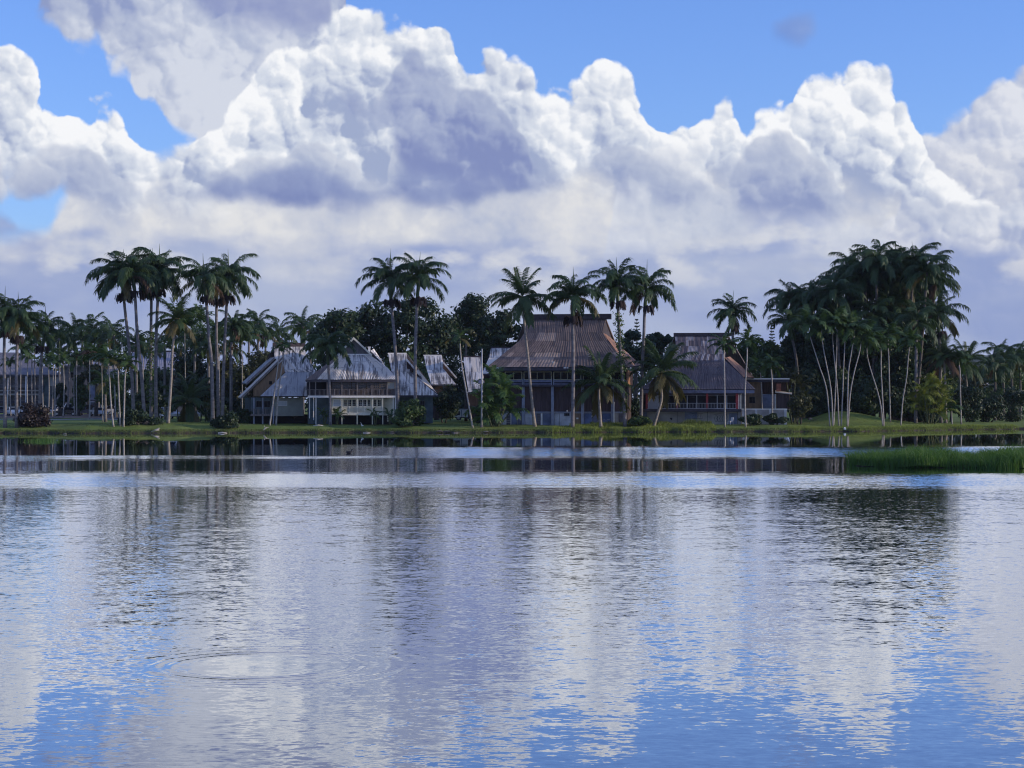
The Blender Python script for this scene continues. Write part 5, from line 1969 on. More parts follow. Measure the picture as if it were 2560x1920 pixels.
palm('royal', 'tallest royal palm of the left group with straight bare trunk', [(391, 1060), (390, 950), (390, 850), (393, 750), (398, 678)], G2, Y=250, sc=1.05)
palm('royal', 'royal palm of the left group whose trunk bends right at its foot', [(532, 1062), (530, 916), (521, 841), (517, 781), (510, 697)], G2, Y=246, sc=1.0)
palm('royal', 'rightmost royal palm of the left group, fronds hanging far out to the right', [(556, 1058), (558, 960), (561, 871), (566, 766), (572, 694)], G2, Y=252, sc=1.1)
palm('royal', 'royal palm hidden between the two right crowns of the left group', [(546, 1056), (543, 930), (541, 830), (541, 712)], G2, Y=256, sc=0.9)
palm('royal', 'lower royal palm behind the right end of the left group', [(577, 1050), (577, 960), (578, 880), (582, 818)], G2, Y=262, sc=0.85, fruit=0, spear=False)
palm('coconut', 'coconut palm with a pale curved trunk and yellowed fronds in the left group', [(420, 1064), (424, 1010), (428, 940), (431, 870), (441, 795)], 'coconut palms', Y=244, sc=0.78, old=5)
palm('coconut', 'short coconut palm with broad drooping fronds in front of the white vehicle', [(474, 1060), (473, 1035), (471, 1000)], 'coconut palms', Y=256, sc=0.88, old=3, n=20, rad=1.1)
G3 = 'royal palms before the tin roofed houses'
palm('royal', 'left of the two tall royal palms in front of the cream veranda house', [(996, 1060), (993, 960), (987, 860), (979, 770), (973, 700)], G3, Y=246, sc=1.12, seed=5)
palm('royal', 'right of the two tall royal palms, rising out of the green round bush', [(1040, 1060), (1038, 950), (1039, 860), (1043, 760), (1046, 696)], G3, Y=245, sc=1.12, seed=9)
palm('royal', 'dark drooping palm with hanging fronds between the tin house and the cream house', [(826, 1063), (825, 1000), (821, 920), (818, 868)], G3, sc=0.92, fruit=0, spear=True, first=1, rad=0.85)
palm('royal', 'royal palm standing before the middle of the big brown hall', [(1431, 1064), (1433, 970), (1433, 870), (1432, 800), (1434, 742)], G3, Y=243, sc=1.12, bark='bark_royal')
palm('royal', 'vine clad royal palm at the right corner of the big brown hall', [(1563, 1056), (1556, 950), (1549, 850), (1545, 770), (1544, 712)], G3, Y=246, sc=0.98, vine=0.72)
palm('royal', 'royal palm right of the vine clad one, dark fruit collar on its bare trunk', [(1602, 1052), (1605, 950), (1609, 850), (1612, 780), (1617, 722)], G3, Y=249, sc=1.0)
palm('royal', 'royal palm standing behind the right end of the dark slate roof', [(1836, 1050), (1834, 950), (1832, 860), (1831, 782)], G3, Y=276, sc=0.92)
palm('coconut', 'tall coconut palm with a bent pale trunk at the left of the big brown hall', [(1337, 1067), (1328, 985), (1320, 895), (1312, 820), (1306, 740)], 'coconut palms', sc=0.98, seed=77)
palm('coconut', 'short coconut palm in front of the right half of the big hall', [(1502, 1066), (1499, 1020), (1497, 985), (1499, 953)], 'coconut palms', Y=245, sc=0.98, old=5, n=25, seed=88)
palm('coconut', 'short coconut palm with a crooked trunk before the dark slate hall', [(1633, 1056), (1645, 1030), (1654, 995), (1652, 960), (1656, 928)], 'coconut palms', Y=248, sc=1.05, old=6, n=25, seed=91)
G4 = 'slender palms before the tin roofed house'
palm('slender', 'left of the two leaning slender palms in front of the steep tin house', [(674, 1064), (682, 1005), (692, 935), (701, 866)], G4, sc=0.62, n=9)
palm('slender', 'right of the two leaning slender palms in front of the steep tin house', [(690, 1064), (695, 985), (704, 925), (712, 862)], G4, sc=0.66, n=9, old=2)
palm('slender', 'leaning thin pale palm with a sparse yellowish top, between the two huts', [(1182, 1069), (1168, 990), (1154, 910), (1149, 842)], 'leaning palms', sc=0.9, n=7, old=2)
G5 = 'slender palms before the red columned hall'
palm('slender', 'left slender palm in front of the red columned hall', [(1812, 1068), (1811, 990), (1811, 920), (1810, 858)], G5, sc=0.95)
palm('slender', 'right slender palm in front of the red columned hall', [(1864, 1068), (1863, 980), (1867, 900), (1868, 852)], G5, sc=0.95)
palm('slender', 'left slender palm in front of the annex terrace', [(1904, 1060), (1905, 1000), (1903, 950), (1899, 915)], G5, sc=0.9)
palm('slender', 'right slender palm in front of the annex terrace', [(1930, 1062), (1931, 990), (1929, 940), (1927, 908)], G5, sc=0.9)
G6 = 'thin palms on the lawn by the left shore'
for lab, path, s_, y_ in (
        ('leftmost thin curved palm on the left lawn', [(284, 1067), (278, 1010), (273, 945), (270, 893)], .8, None),
        ('thin palm on the left lawn with a dark upright trunk, second from its left', [(301, 1066), (298, 1000), (296, 945), (294, 905)], .7, None),
        ('thin palm on the left lawn whose yellow crown touches the royal trunks', [(309, 1068), (311, 1000), (312, 950), (316, 908)], .8, None),
        ('crooked thin palm behind the left lawn, leaning to the left at its top', [(289, 1040), (287, 975), (283, 930), (279, 903)], .7, 300)):
    palm('slender', lab, path, G6, Y=y_, sc=s_, old=2)
palm('slender', 'thin palm standing alone by the drive with a dead brown crown', [(224, 1050), (224, 990), (224, 930), (223, 880)], G6, Y=298, sc=1.0, dead=7)
palm('slender', 'dead palm stump trunk with a pale split top behind the left group', [(576, 1045), (576, 960), (577, 905), (583, 866)], G6, Y=262, sc=.5, n=5, dead=4)

GA = 'thin palms in front of the apartment block'
for k, (p, top, s_) in enumerate(((27, 905, .8), (70, 888, .9), (81, 862, 1.0), (87, 845, 1.1), (108, 905, .8), (121, 893, .9), (131, 880, .9), (138, 905, .8), (158, 900, .85), (187, 905, .9), (192, 890, .9), (52, 870, 1.0))):
    palm('slender', '%s thin palm from the left in the row before the apartment block' % ('first second third fourth fifth sixth seventh eighth ninth tenth eleventh twelfth'.split()[[27, 52, 70, 81, 87, 108, 121, 131, 138, 158, 187, 192].index(p)]),
         [(p, 1028), (p + random.uniform(-2, 2), 970), (p + random.uniform(-2, 2), top)], GA, Y=random.uniform(326, 344) if p not in (70, 81) else 330 + p / 20, sc=s_ * 1.0)

GB = 'background royal palms beyond the car park'
ORD = 'first second third fourth fifth sixth seventh eighth ninth tenth eleventh twelfth thirteenth fourteenth fifteenth'.split()
for k, (p, y, s_) in enumerate(((148, 845, 1.0), (170, 858, 1.0), (186, 832, 1.1), (205, 850, 1.0), (228, 828, 1.15), (246, 850, 1.0), (262, 842, 1.1), (284, 838, 1.1), (440, 842, 1.1), (462, 850, 1.1), (482, 838, 1.0), (500, 858, 1.1), (600, 838, 1.0))):
    palm('royal', '%s small far palm from the left in the skyline row beyond the car park' % ORD[k], [(p, 1020), (p + 1, 940), (p, y)], GB, Y=352 + (k * 13) % 30, sc=s_ * 1.05, n=13, fruit=0, spear=k % 3 == 0)
GC = 'far palms above the tin roofed house'
for k, (p, y, s_) in enumerate(((622, 822, 0.8), (645, 808, 1.0), (664, 838, 0.9), (694, 838, 1.1), (758, 816, 1.05), (776, 824, 1.0), (906, 798, 0.9))):
    palm('royal', '%s far palm from the left above the roofs of the tin and cream houses' % ORD[k], [(p, 1010), (p, 920), (p, y)], GC, Y=330 + 6 * k, sc=s_ * 1.0, n=13, fruit=1 if k % 2 else 0, spear=False)

# pale curved palms before the dark grove
GD = 'pale curved slender palms before the dark grove'
for lab, path, s_ in (
        ('leftmost pale curved palm before the grove, leaning far to the left', [(2075, 1066), (2066, 974), (2048, 913), (2025, 839), (2018, 806)], 1.2),
        ('second pale palm from the left before the grove, crown close to the first', [(2082, 1067), (2078, 974), (2063, 891), (2054, 836), (2056, 815)], 1.1),
        ('third pale palm from the left before the grove, almost straight', [(2097, 1065), (2094, 974), (2086, 897), (2083, 842), (2086, 808)], 1.15),
        ('pale palm before the grove crossing the third one from left to right', [(2084, 1063), (2089, 959), (2091, 880), (2093, 845), (2097, 806)], 1.05),
        ('tall straight pale palm right of the crossing pair before the grove', [(2103, 1066), (2106, 990), (2109, 928), (2113, 851), (2112, 815)], 1.1),
        ('left trunk of the pale pair that spreads in a V before the grove', [(2118, 1067), (2121, 943), (2127, 890), (2133, 851), (2137, 820)], 1.05),
        ('right trunk of the pale pair that spreads in a V before the grove', [(2120, 1066), (2125, 990), (2134, 934), (2150, 876), (2155, 840)], 1.1),
        ('pale palm before the grove bending up to the left, next to a straight one', [(2207, 1066), (2198, 999), (2175, 916), (2167, 882), (2167, 850)], 1.05),
        ('straight pale palm beside the one bending left before the grove', [(2210, 1066), (2204, 928), (2203, 882), (2201, 855)], 0.95),
        ('thin pale palm standing between the bending palm and the thick grey trunk', [(2226, 1056), (2223, 897), (2221, 860), (2223, 832)], 1.05),
        ('rightmost pale curved palm before the grove, leaning to the right', [(2252, 1064), (2258, 1000), (2266, 943), (2272, 890), (2276, 850)], 1.0)):
    palm('slender', lab, path, GD, sc=s_ * 1.1, rad=0.78)

# the grove of big royals
GE = 'royal palms of the tall dark grove'
grove = [(1971, 790, .95), (1977, 734, 1.0), (2003, 737, 1.0), (2029, 733, 1.0), (2066, 744, 1.0), (2091, 716, 1.05), (2115, 691, 1.1), (2137, 656, 1.1), (2165, 662, 1.15), (2167, 707, 1.05), (2192, 640, 1.15),
         (2207, 691, 1.1), (2238, 648, 1.1), (2255, 684, 1.1), (2263, 728, 1.0), (2283, 646, 1.1), (2300, 712, 1.05), (2317, 662, 1.05), (2339, 690, 1.0), (2150, 742, 1.0), (2225, 745, 1.0), (2105, 762, 1.0), (2186, 775, 1.0), (2040, 786, 1.0), (2285, 768, 1.0), (2255, 790, 0.9)]
ordw = {}
for rank, (p, y, s_) in enumerate(sorted(grove)):
    ordw[(p, y)] = rank
WORDS = ('first second third fourth fifth sixth seventh eighth ninth tenth eleventh twelfth thirteenth fourteenth fifteenth sixteenth seventeenth eighteenth nineteenth twentieth '
         'twenty-first twenty-second twenty-third twenty-fourth twenty-fifth twenty-sixth').split()
for k, (p, y, s_) in enumerate(grove):
    palm('royal', 'royal palm of the tall dark grove, crown %s from its left end' % WORDS[ordw[(p, y)]],
         [(2165 + (p - 2165) * 0.82 + random.uniform(-6, 6), 1044), (2165 + (p - 2165) * 0.9, 900), (p, y + 18)], GE, Y=276 + (k * 7) % 17, sc=s_ * 1.02, n=22 + (k * 5) % 5, fruit=0, spear=k % 3 == 0, bark='bark_shaded', old=k % 2)
palm('royal', 'royal palm with fruit hanging on the right outer side of the dark grove', [(2352, 1048), (2350, 950), (2348, 850), (2345, 785)], GE, Y=272, sc=1.12, n=18)
palm('royal', 'royal palm with a pale thick trunk at the right edge of the mound', [(2289, 1053), (2290, 960), (2291, 870), (2292, 800)], GE, Y=268, sc=0.95, n=15, fruit=0)
palm('coconut', 'coconut palm with a skirt of dead fronds right of the lime shrub', [(2364, 1050), (2363, 980), (2361, 890)], 'palms at the right end', Y=270, sc=0.75, old=2, dead=5)
palm('slender', 'very thin tall palm on the right shore strip', [(2403, 1063), (2401, 985), (2399, 930), (2396, 895)], 'palms at the right end', Y=269, sc=1.1)
palm('coconut', 'coconut palm in the bushes left of the white roofed pavilion', [(2420, 1040), (2416, 960), (2413, 905)], 'palms at the right end', Y=290, sc=0.85, old=3)
palm('slender', 'short thin palm at the right of the lime shrub', [(2380, 1064), (2379, 1040), (2379, 1015)], 'palms at the right end', Y=268, sc=.8)
for k, (p, y, s_, kd) in enumerate(((2488, 905, .9, 'royal'), (2508, 878, 1.0, 'royal'), (2530, 884, 1.0, 'royal'), (2550, 880, 1.0, 'royal'), (2495, 945, .9, 'coconut'), (2524, 925, .95, 'coconut'), (2552, 918, .9, 'coconut'), (2470, 935, .8, 'coconut'), (2575, 900, 1.0, 'royal'))):
    palm(kd, '%s palm of the cluster at the right picture edge, beyond the pavilion' % WORDS[k], [(p, 1040), (p, 985), (p, y + 14)], 'palms at the right end', Y=300 + 5 * k, sc=s_, n=15, fruit=0, spear=False, old=2 if kd == 'coconut' else 0, bark='bark_shaded')

# mid-height palms inside the left group
GF = 'mid height palms inside the left group'
for k, (p, y, s_) in enumerate(((255, 900, .85), (340, 858, .95), (358, 880, .9), (412, 862, .95), (462, 812, 1.0), (486, 850, .95), (500, 800, .9), (520, 870, .9), (548, 845, 1.0), (566, 880, .9), (604, 850, .95), (262, 955, .8))):
    palm('royal' if k % 2 else 'areca', '%s mid height palm from the left among the trunks of the left group' % WORDS[sorted([255, 340, 358, 412, 462, 486, 500, 520, 548, 566, 604, 262]).index(p)],
         [(p + 2, 1050), (p + 1, 980), (p, y)], GF, Y=268 + (k * 9) % 30, sc=s_ * (0.9 if k % 2 else 1.35), n=13, fruit=0, spear=False, old=1)


def clump(label, stems, Y, kind='areca', sc=1.0, group=None, name='palm_clump', cat='palm clump', mat=None, old=0, n=7):
    """several stems rising from one root"""
    bp = sum(s[0][0] for s in stems) / len(stems)
    bx_ = px(bp, stems[0][0][1], Y).x
    t = thing(name, label, cat, (bx_, Y, tz(bx_, Y) - .05), group)
    r = random.Random(len(label))
    for i, s in enumerate(stems):
        pts = [px(a, b, Y) for a, b in s]
        pts[0].z = tz(pts[0].x, Y) - .05
        dy = r.uniform(-1.2, 1.2)
        for q in pts:
            q.y += dy
        mb = MB()
        sp = catmull(pts, 4)
        mb.tube(sp, [0.09 - 0.03 * k / len(sp) for k in range(len(sp))], 6)
        mb.build('stem', M['stem_green'], t, smooth=True)
        crown(t, sp[-1], kind, sc * r.uniform(.85, 1.1), 300 + i + len(label), n, old=old, frond_mat=mat)
    return t


clump('leafy areca palm clump at the left corner of the big brown hall', [[(1232, 1062), (1222, 1020), (1216, 985)], [(1236, 1062), (1236, 1000), (1238, 955)], [(1240, 1062), (1252, 1015), (1258, 975)], [(1244, 1063), (1258, 1030), (1268, 1000)],
                                                                           [(1230, 1063), (1220, 1040), (1214, 1018)], [(1238, 1063), (1244, 1035), (1246, 1010)], [(1234, 1063), (1232, 1045), (1230, 1030)], [(1240, 1063), (1262, 1048), (1274, 1030)], [(1230, 1063), (1222, 1052), (1214, 1046)]], 244, sc=1.02, n=10, mat='leaf_areca')
clump('fan shaped palm clump on the mound right of the annex', [[(1980, 1046), (1974, 1000), (1966, 950)], [(1985, 1046), (1985, 1000), (1988, 945)], [(1990, 1046), (1998, 1010), (2004, 965)], [(1992, 1046), (2006, 1020), (2014, 995)],
                                                                [(1982, 1047), (1972, 1020), (1966, 1000)]], 262, sc=0.78, mat='leaf_olive', n=9)
clump('dark clump of many palm stems under the left group', [[(455, 1058), (458, 1020), (452, 985)], [(463, 1058), (466, 1015), (468, 975)], [(484, 1058), (486, 1015), (492, 975)], [(492, 1057), (498, 1010), (506, 968)], [(500, 1056), (508, 1015), (520, 985)], [(448, 1058), (446, 1025), (438, 1000)],
                                                             [(510, 1056), (516, 1020), (534, 1000)]], 262, sc=1.0, mat='leaf_dark', n=9, old=1)
clump('bushy lime yellow palm clump at the right foot of the mound', [[(2318, 1062), (2312, 1020), (2306, 985)], [(2326, 1062), (2326, 1005), (2330, 960)], [(2334, 1062), (2342, 1015), (2350, 970)], [(2338, 1062), (2352, 1030), (2362, 1000)],
                                                                     [(2314, 1062), (2304, 1035), (2298, 1010)], [(2330, 1062), (2334, 1030), (2336, 1010)], [(2322, 1062), (2316, 1040), (2310, 1025)], [(2334, 1062), (2346, 1042), (2352, 1028)]], 266, sc=0.95, mat='leaf_lime', n=8)
for lab, p, y, n_ in (('small young palm by the steps of the cream veranda house', 972, 1058, 5), ('small young palm at the deck of the cream veranda house', 938, 1058, 5), ('small bushy palm before the left end of the cream house deck', 842, 1058, 6), ('small dark palm left of the drooping palm, by the porch', 812, 1060, 6)):
    clump(lab, [[(p, y), (p - 1, y - 14), (p - 3, y - 24)], [(p + 2, y), (p + 4, y - 10), (p + 6, y - 18)]], 250, sc=0.42, n=n_, group='young palms by the cream house')

# ------------------------------------------------------------------ trees, shrubs
GT = 'big dark trees behind the houses'
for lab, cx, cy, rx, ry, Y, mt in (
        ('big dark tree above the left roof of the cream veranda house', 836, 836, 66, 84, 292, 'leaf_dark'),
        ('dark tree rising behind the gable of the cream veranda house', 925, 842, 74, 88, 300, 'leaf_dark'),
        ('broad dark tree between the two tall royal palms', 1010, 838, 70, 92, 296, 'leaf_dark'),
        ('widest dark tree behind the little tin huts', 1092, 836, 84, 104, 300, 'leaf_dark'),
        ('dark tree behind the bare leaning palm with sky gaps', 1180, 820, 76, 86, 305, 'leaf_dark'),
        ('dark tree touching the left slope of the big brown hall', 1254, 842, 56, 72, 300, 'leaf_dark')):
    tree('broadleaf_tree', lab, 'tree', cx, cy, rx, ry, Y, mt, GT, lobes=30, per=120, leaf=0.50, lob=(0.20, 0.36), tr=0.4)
tree('broadleaf_tree', 'green tree low behind the small huts', 'tree', 1000, 935, 60, 62, 292, 'leaf_mid', GT, lobes=14, per=170, tr=.25)
tree('broadleaf_tree', 'yellowish tree top behind the leaning bare palm', 'tree', 1165, 836, 26, 14, 286, 'leaf_olive', GT, lobes=8, per=70, leaf=.4, tr=.2)
tree('broadleaf_tree', 'big leaved dark tree between the two halls, left part', 'tree', 1590, 880, 50, 56, 282, 'leaf_dark', GT, lobes=18, per=120, leaf=.55, lob=(.2, .34))
tree('broadleaf_tree', 'big leaved dark tree between the two halls, right part', 'tree', 1654, 884, 48, 56, 286, 'leaf_dark', GT, lobes=18, per=120, leaf=.55, lob=(.2, .34))
tree('broadleaf_tree', 'dense tree right behind the palms at the end of the slate roof', 'tree', 1880, 905, 50, 74, 296, 'leaf_mid', GT, lobes=18, per=150)
tree('broadleaf_tree', 'round green tree between the grey roof and the dark grove', 'tree', 1942, 900, 46, 72, 290, 'leaf_mid', GT, lobes=18, per=150)
tree('broadleaf_tree', 'olive green tree on the slope left of the steep tin house', 'tree', 640, 958, 62, 88, 284, 'leaf_olive', GT, lobes=22, per=170)
tree('broadleaf_tree', 'olive green tree behind the right palms of the left group', 'tree', 572, 962, 48, 84, 290, 'leaf_olive', GT, lobes=18, per=160)
GL = 'trees between the car park and the left group'
for lab, cx, cy, rx, ry, Y, mt in (
        ('dark bushy tree behind the dark palm clump of the left group', 470, 945, 60, 95, 292, 'leaf_dark'),
        ('dark tree behind the white SUV', 395, 985, 56, 68, 312, 'leaf_dark'),
        ('dark green tree left of the white SUV', 335, 985, 42, 66, 308, 'leaf_mid'),
        ('bushy green tree right of the kiosk', 290, 985, 42, 58, 326, 'leaf_mid'),
        ('yellow green tree before the small blue house', 240, 935, 36, 26, 340, 'leaf_olive'),
        ('dark green tree left of the kiosk', 196, 975, 30, 52, 342, 'leaf_mid'),
        ('small dark tree at the right wing of the apartment block', 150, 985, 16, 42, 344, 'leaf_dark'),
        ('dark tree with reddish top beyond the small blue house', 222, 890, 52, 34, 380, 'leaf_dark'),
        ('dark tree filling the gap behind the right palms of the left group', 522, 990, 44, 64, 298, 'leaf_dark')):
    tree('broadleaf_tree', lab, 'tree', cx, cy, rx, ry, Y, mt, GL, lobes=16, per=150, leaf=.42)
GR = 'dark undergrowth trees inside the grove'
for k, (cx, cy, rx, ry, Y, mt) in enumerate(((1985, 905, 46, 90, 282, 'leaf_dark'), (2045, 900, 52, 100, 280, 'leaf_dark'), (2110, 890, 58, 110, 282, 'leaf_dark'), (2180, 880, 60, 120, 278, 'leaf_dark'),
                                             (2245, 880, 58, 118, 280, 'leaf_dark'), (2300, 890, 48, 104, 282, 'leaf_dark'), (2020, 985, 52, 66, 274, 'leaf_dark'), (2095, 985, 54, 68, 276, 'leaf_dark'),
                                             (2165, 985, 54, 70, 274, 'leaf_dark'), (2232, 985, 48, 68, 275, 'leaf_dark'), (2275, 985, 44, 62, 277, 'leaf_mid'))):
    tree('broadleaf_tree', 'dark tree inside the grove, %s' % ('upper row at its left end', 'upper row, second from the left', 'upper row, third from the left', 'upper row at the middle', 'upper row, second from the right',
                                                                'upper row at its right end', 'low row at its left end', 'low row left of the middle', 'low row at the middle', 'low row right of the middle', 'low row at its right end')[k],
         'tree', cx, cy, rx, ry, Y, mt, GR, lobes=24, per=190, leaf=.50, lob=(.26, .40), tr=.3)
for lab, cx, cy, rx, ry, Y, mt in (
        ('green bush left of the lime palm clump at the mound', 2262, 1018, 34, 26, 276, 'leaf_mid'),
        ('tall dark tree filling the right side of the grove under the palm crowns', 2332, 890, 40, 92, 282, 'leaf_dark'),
        ('dark tree behind the coconut with dead fronds', 2372, 935, 36, 70, 290, 'leaf_mid'),
        ('dark bush under the lime palm clump', 2328, 1034, 40, 30, 275, 'leaf_dark'),
        ('tall dark shrub behind the lime palm clump', 2345, 985, 40, 62, 278, 'leaf_mid'),
        ('dark bush right of the very thin tall palm', 2420, 1012, 44, 46, 280, 'leaf_dark'),
        ('dark bush below the white roofed pavilion', 2475, 1020, 44, 36, 284, 'leaf_dark'),
        ('dark bush at the right picture edge', 2535, 1012, 48, 44, 288, 'leaf_dark'),
        ('dark tree behind the palm cluster at the right edge', 2520, 960, 60, 60, 318, 'leaf_mid'),
        ('low dark tree between the pavilion and the right palm cluster', 2470, 990, 40, 30, 300, 'leaf_mid'),
        ('brownish tree behind the coconut left of the pavilion', 2440, 950, 40, 38, 330, 'leaf_olive'),
        ('leafy shrub before the fan palm clump by the boulders', 1998, 1010, 32, 32, 258, 'leaf_olive'),
        ('dark hedge bush left half in front of the annex terrace wall', 1880, 1048, 30, 13, 252, 'leaf_dark'),
        ('dark hedge bush right half in front of the annex terrace wall', 1938, 1048, 32, 13, 253, 'leaf_dark'),
        ('dark tree filling the gap between the two small huts', 1148, 935, 44, 72, 296, 'leaf_dark'),
        ('dark tree low behind the hut beside the pole', 1215, 930, 50, 76, 298, 'leaf_dark'),
        ('dark tree low behind the cream veranda house', 880, 930, 80, 70, 290, 'leaf_dark'),
        ('dark round shrub between the small huts and the lawn', 1110, 1008, 42, 44, 266, 'leaf_dark'),
        ('dark shrub behind the trailer', 1172, 1010, 36, 36, 292, 'leaf_dark'),
        ('dark shrub left of the areca clump', 1200, 1036, 16, 24, 262, 'leaf_dark'),
        ('dense green round bush at the foot of the tall royal palm', 1022, 1038, 42, 40, 243, 'leaf_mid'),
        ('dark shrub between the big hall and the slate hall', 1578, 1030, 26, 36, 256, 'leaf_dark'),
        ('low green bush under the crooked coconut', 1600, 1052, 30, 12, 246, 'leaf_mid'),
        ('dark undergrowth behind the trunks of the tall left group', 372, 1015, 40, 40, 272, 'leaf_dark'),
        ('dark undergrowth right of the dark palm clump', 540, 1020, 30, 40, 270, 'leaf_dark'),
        ('dark red shoreline bush at the left', 86, 1048, 46, 46, 240, 'leaf_red'),
        ('big dark shoreline bush at the foot of the left royal group', 352, 1056, 54, 38, 240, 'leaf_dark'),
        ('dark shoreline bush left part under the leaning royal', 316, 1062, 22, 28, 240, 'leaf_dark'),
        ('dark round dead looking bush at the shore left of the tin house', 566, 1056, 36, 32, 240, 'leaf_dark'),
        ('dark shrub at the left end of the steep tin house', 612, 1038, 22, 26, 256, 'leaf_dark'),
        ('dark shrub behind the white van under the palms', 560, 1020, 34, 38, 285, 'leaf_dark')):
    tree('shrub', lab, 'shrub', cx, cy, rx, ry, Y, mt, 'shrubs along the shore and gardens', lobes=26, per=120, leaf=.30, lob=(.16, .38), tr=.09, stems=2, flat=.95)


def conifer(label, p, ytop, ybase, Y):
    b = px(p, ybase, Y)
    e = px(p, ytop, Y)
    t = thing('norfolk_pine', label, 'pine tree', (b.x, Y, tz(b.x, Y)))
    mb = MB(); mb.tube([(b.x, Y, tz(b.x, Y)), e], [.22, .02], 6)
    mb.build('trunk', M['bark_tree'], t)
    r = np.random.default_rng(int(p))
    C, N, S = [], [], []
    hgt = e.z - tz(b.x, Y)
    for k in range(22):
        f = k / 22
        z = e.z - f * hgt * .75
        for j in range(6):
            a = j * 1.047 + k * .5
            L = .25 + 2.1 * f
            for q in range(9):
                s = (q + .5) / 9
                C.append((b.x + math.cos(a) * L * s, Y + math.sin(a) * L * s, z + .35 * L * s * s + r.uniform(-.05, .05)))
                N.append(r.normal(size=3)); S.append(.22)
    C, N, S = np.array(C), np.array(N), np.array(S)
    N /= np.linalg.norm(N, axis=1, keepdims=True)
    V, Fc = quads(C, N, S, r)
    V -= np.array(tuple(t.location))
    link('crown', fast_mesh('crown', V, Fc, 4, M['leaf_dark']), t)


conifer('feathery pine tip showing behind the right corner of the big brown hall', 1592, 800, 1000, 300)
conifer('small pine tip left of the dark grove', 1930, 822, 1000, 310)


def treeline():
    r = np.random.default_rng(5)
    n = 34000
    X = r.uniform(-150, 165, n)
    top = 12.5 + 2.2 * np.sin(X * .13) + 1.6 * np.sin(X * .37 + 1) + 1.2 * np.sin(X * .9 + 2)
    top *= np.where(X > 95, 0.62, 1.0)
    Z = 0.5 + top * r.random(n) ** 0.8
    Yd = 432 + r.normal(size=n) * 3.5 + 2.5 * np.sin(X * .5)
    C = np.stack([X, Yd, Z], 1)
    N = r.normal(size=(n, 3)) + np.array([0, -.8, .5])
    N /= np.linalg.norm(N, axis=1, keepdims=True)
    V, Fc = quads(C, N, r.uniform(.5, 1.1, n), r)
    o = link('treeline', fast_mesh('treeline', V, Fc, 4, M['leaf_dark']))
    o['kind'] = 'stuff'
    o['label'] = 'far belt of dark trees behind everything'


treeline()


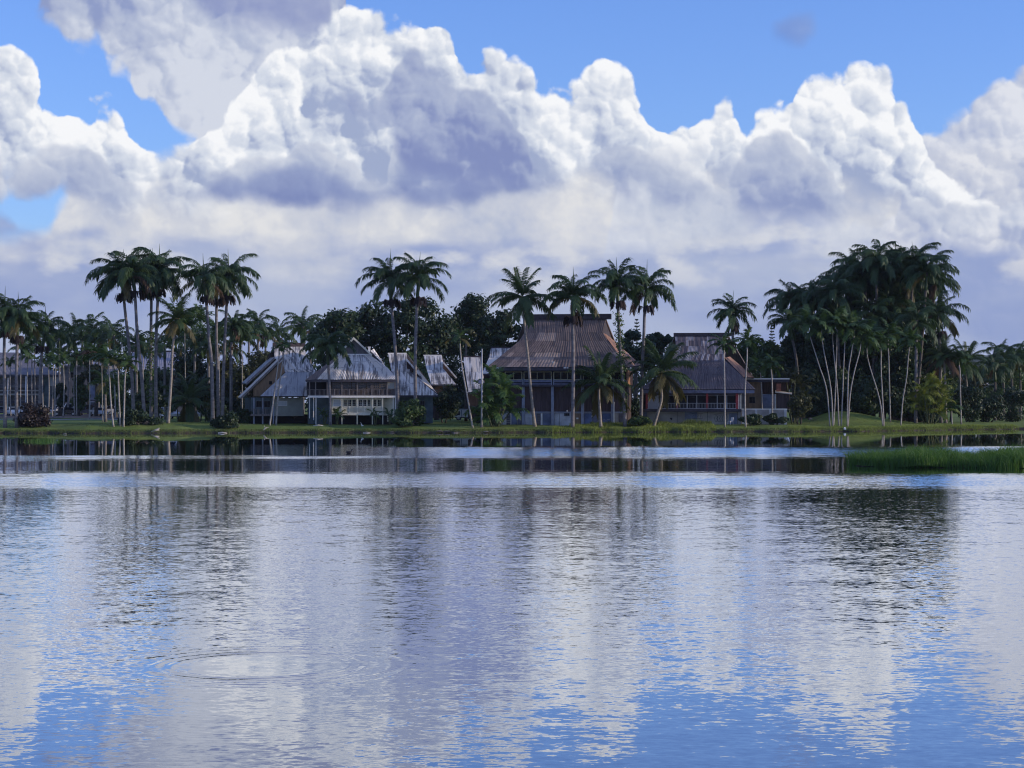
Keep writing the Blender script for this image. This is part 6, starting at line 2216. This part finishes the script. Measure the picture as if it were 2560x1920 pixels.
# ------------------------------------------------------------------ grasses
def grasses():
    r = np.random.default_rng(9)

    def along(x0, x1, n, d0, d1):
        x = r.uniform(x0, x1, n)
        return np.stack([x, shore(x) + r.uniform(d0, d1, n)], 1)
    X = lambda p, Y=242: (p - 1280) / F * Y
    # tall bright shore grass right of the big hall
    xy = np.concatenate([along(X(1425), X(1760), 9000, 0.0, 5.5), along(X(1380), X(1430), 700, 0, 2.5), along(X(1760), X(1800), 900, 0, 4)])
    blades('tall_grass', xy, 0.42 + 0.20 * np.sin(xy[:, 0] * 0.9 + 1) * np.sin(xy[:, 0] * 0.31 + xy[:, 1]), 0.05, 'leaf_grass', 1, 0.6)
    xy = along(X(1480), X(1800), 2600, 5.0, 9.0)
    blades('weeds', xy, 0.60 + 0.3 * np.sin(xy[:, 0] * 1.3) * np.sin(xy[:, 0] * .5), 0.06, 'leaf_weed', 2, 0.5)
    # ragged fringe along the whole water edge
    xy = along(X(-60), X(2700), 16000, 0.0, 1.3)
    blades('bank_grass', xy, 0.22, 0.05, 'leaf_weed', 3, 0.8)
    xy = along(X(1990), X(2700), 9000, 0.0, 3.2)
    blades('bank_grass', xy, 0.24 + 0.10 * np.sin(xy[:, 0] * 1.1) * np.sin(xy[:, 0] * 0.37), 0.05, 'leaf_grass', 4, 0.7)
    # short lawn
    xy = along(X(-60), X(2400), 30000, 0.8, 22)
    blades('lawn', xy, 0.10, 0.05, 'leaf_weed', 5, 0.9)
    # the reed island
    n = 26000
    cx, cy = 27.0, 117.5
    u = r.uniform(-1, 1, n)
    x = 19.6 + (r.random(n) ** 0.85) * 18
    w = np.clip((x - 19.4) / 3.5, 0.08, 1.0) ** 0.6
    y = 115.8 + u * 5.4 * w + 0.6 * np.sin(x * 1.1)
    xy = np.stack([x, y], 1)
    blades('reed_island', xy, 0.88 + 0.30 * np.sin(x * 1.7 + 1) * np.sin(x * 0.63 + y * .5), 0.035, 'leaf_reed', 6, 0.75, z=np.full(n, 0.02) + 0.22 * np.sin(x * 0.9) * np.sin(y * .7) * w)
    tall = 1800
    x = 19.9 + (r.random(tall)) * 17
    y = 115.8 + r.uniform(-1, 1, tall) * 4.8 * np.clip((x - 19.4) / 3.0, 0.05, 1) ** .6
    blades('reed_tips', np.stack([x, y], 1), 1.12, 0.03, 'leaf_reed', 7, 0.9, z=np.full(tall, 0.02))
    mb = MB()
    pts = []
    for k in range(40):
        a = 2 * math.pi * k / 40
        pts.append((28.9 + 9.4 * math.cos(a) + .3 * math.sin(5 * a), 115.8 + 4.9 * math.sin(a) + .2 * math.sin(7 * a), 0.0))
    for a, b_ in zip(pts, pts[1:] + pts[:1]):
        A, B = Vector(a), Vector(b_)
        c = Vector((28.9, 115.8, 0))
        up = Vector((0, 0, .16))
        mb.poly([A - Vector((0, 0, .3)), B - Vector((0, 0, .3)), B.lerp(c, .06) + up, A.lerp(c, .06) + up])
        mb.poly([A.lerp(c, .06) + up, B.lerp(c, .06) + up, c + Vector((0, 0, .25))])
    o = mb.build('island', M['ground'])
    o['kind'] = 'structure'
    n = 420
    x = -43.8 + r.normal(size=n) * 0.75
    y = 187 + r.normal(size=n) * 0.7
    blades('water_grass', np.stack([x, y], 1), 0.38, 0.03, 'leaf_reed', 8, 0.9, z=np.zeros(n))


grasses()


# ------------------------------------------------------------------ air
def haze():
    mb = MB()
    mb.box(-2600, 2800, -420, 4200, -2.6, 128)
    m = bpy.data.materials.new('haze_air')
    m.use_nodes = True
    g = NG(m.node_tree)
    m.node_tree.nodes.clear()
    v = g.node('ShaderNodeVolumePrincipled')
    v.inputs['Color'].default_value = (0.62, 0.74, 0.95, 1)
    v.inputs['Density'].default_value = 0.00005
    v.inputs['Anisotropy'].default_value = 0.0
    o = g.node('ShaderNodeOutputMaterial')
    g.l.new(v.outputs[0], o.inputs['Volume'])
    ob = mb.build('haze', m)
    ob['kind'] = 'stuff'


haze()
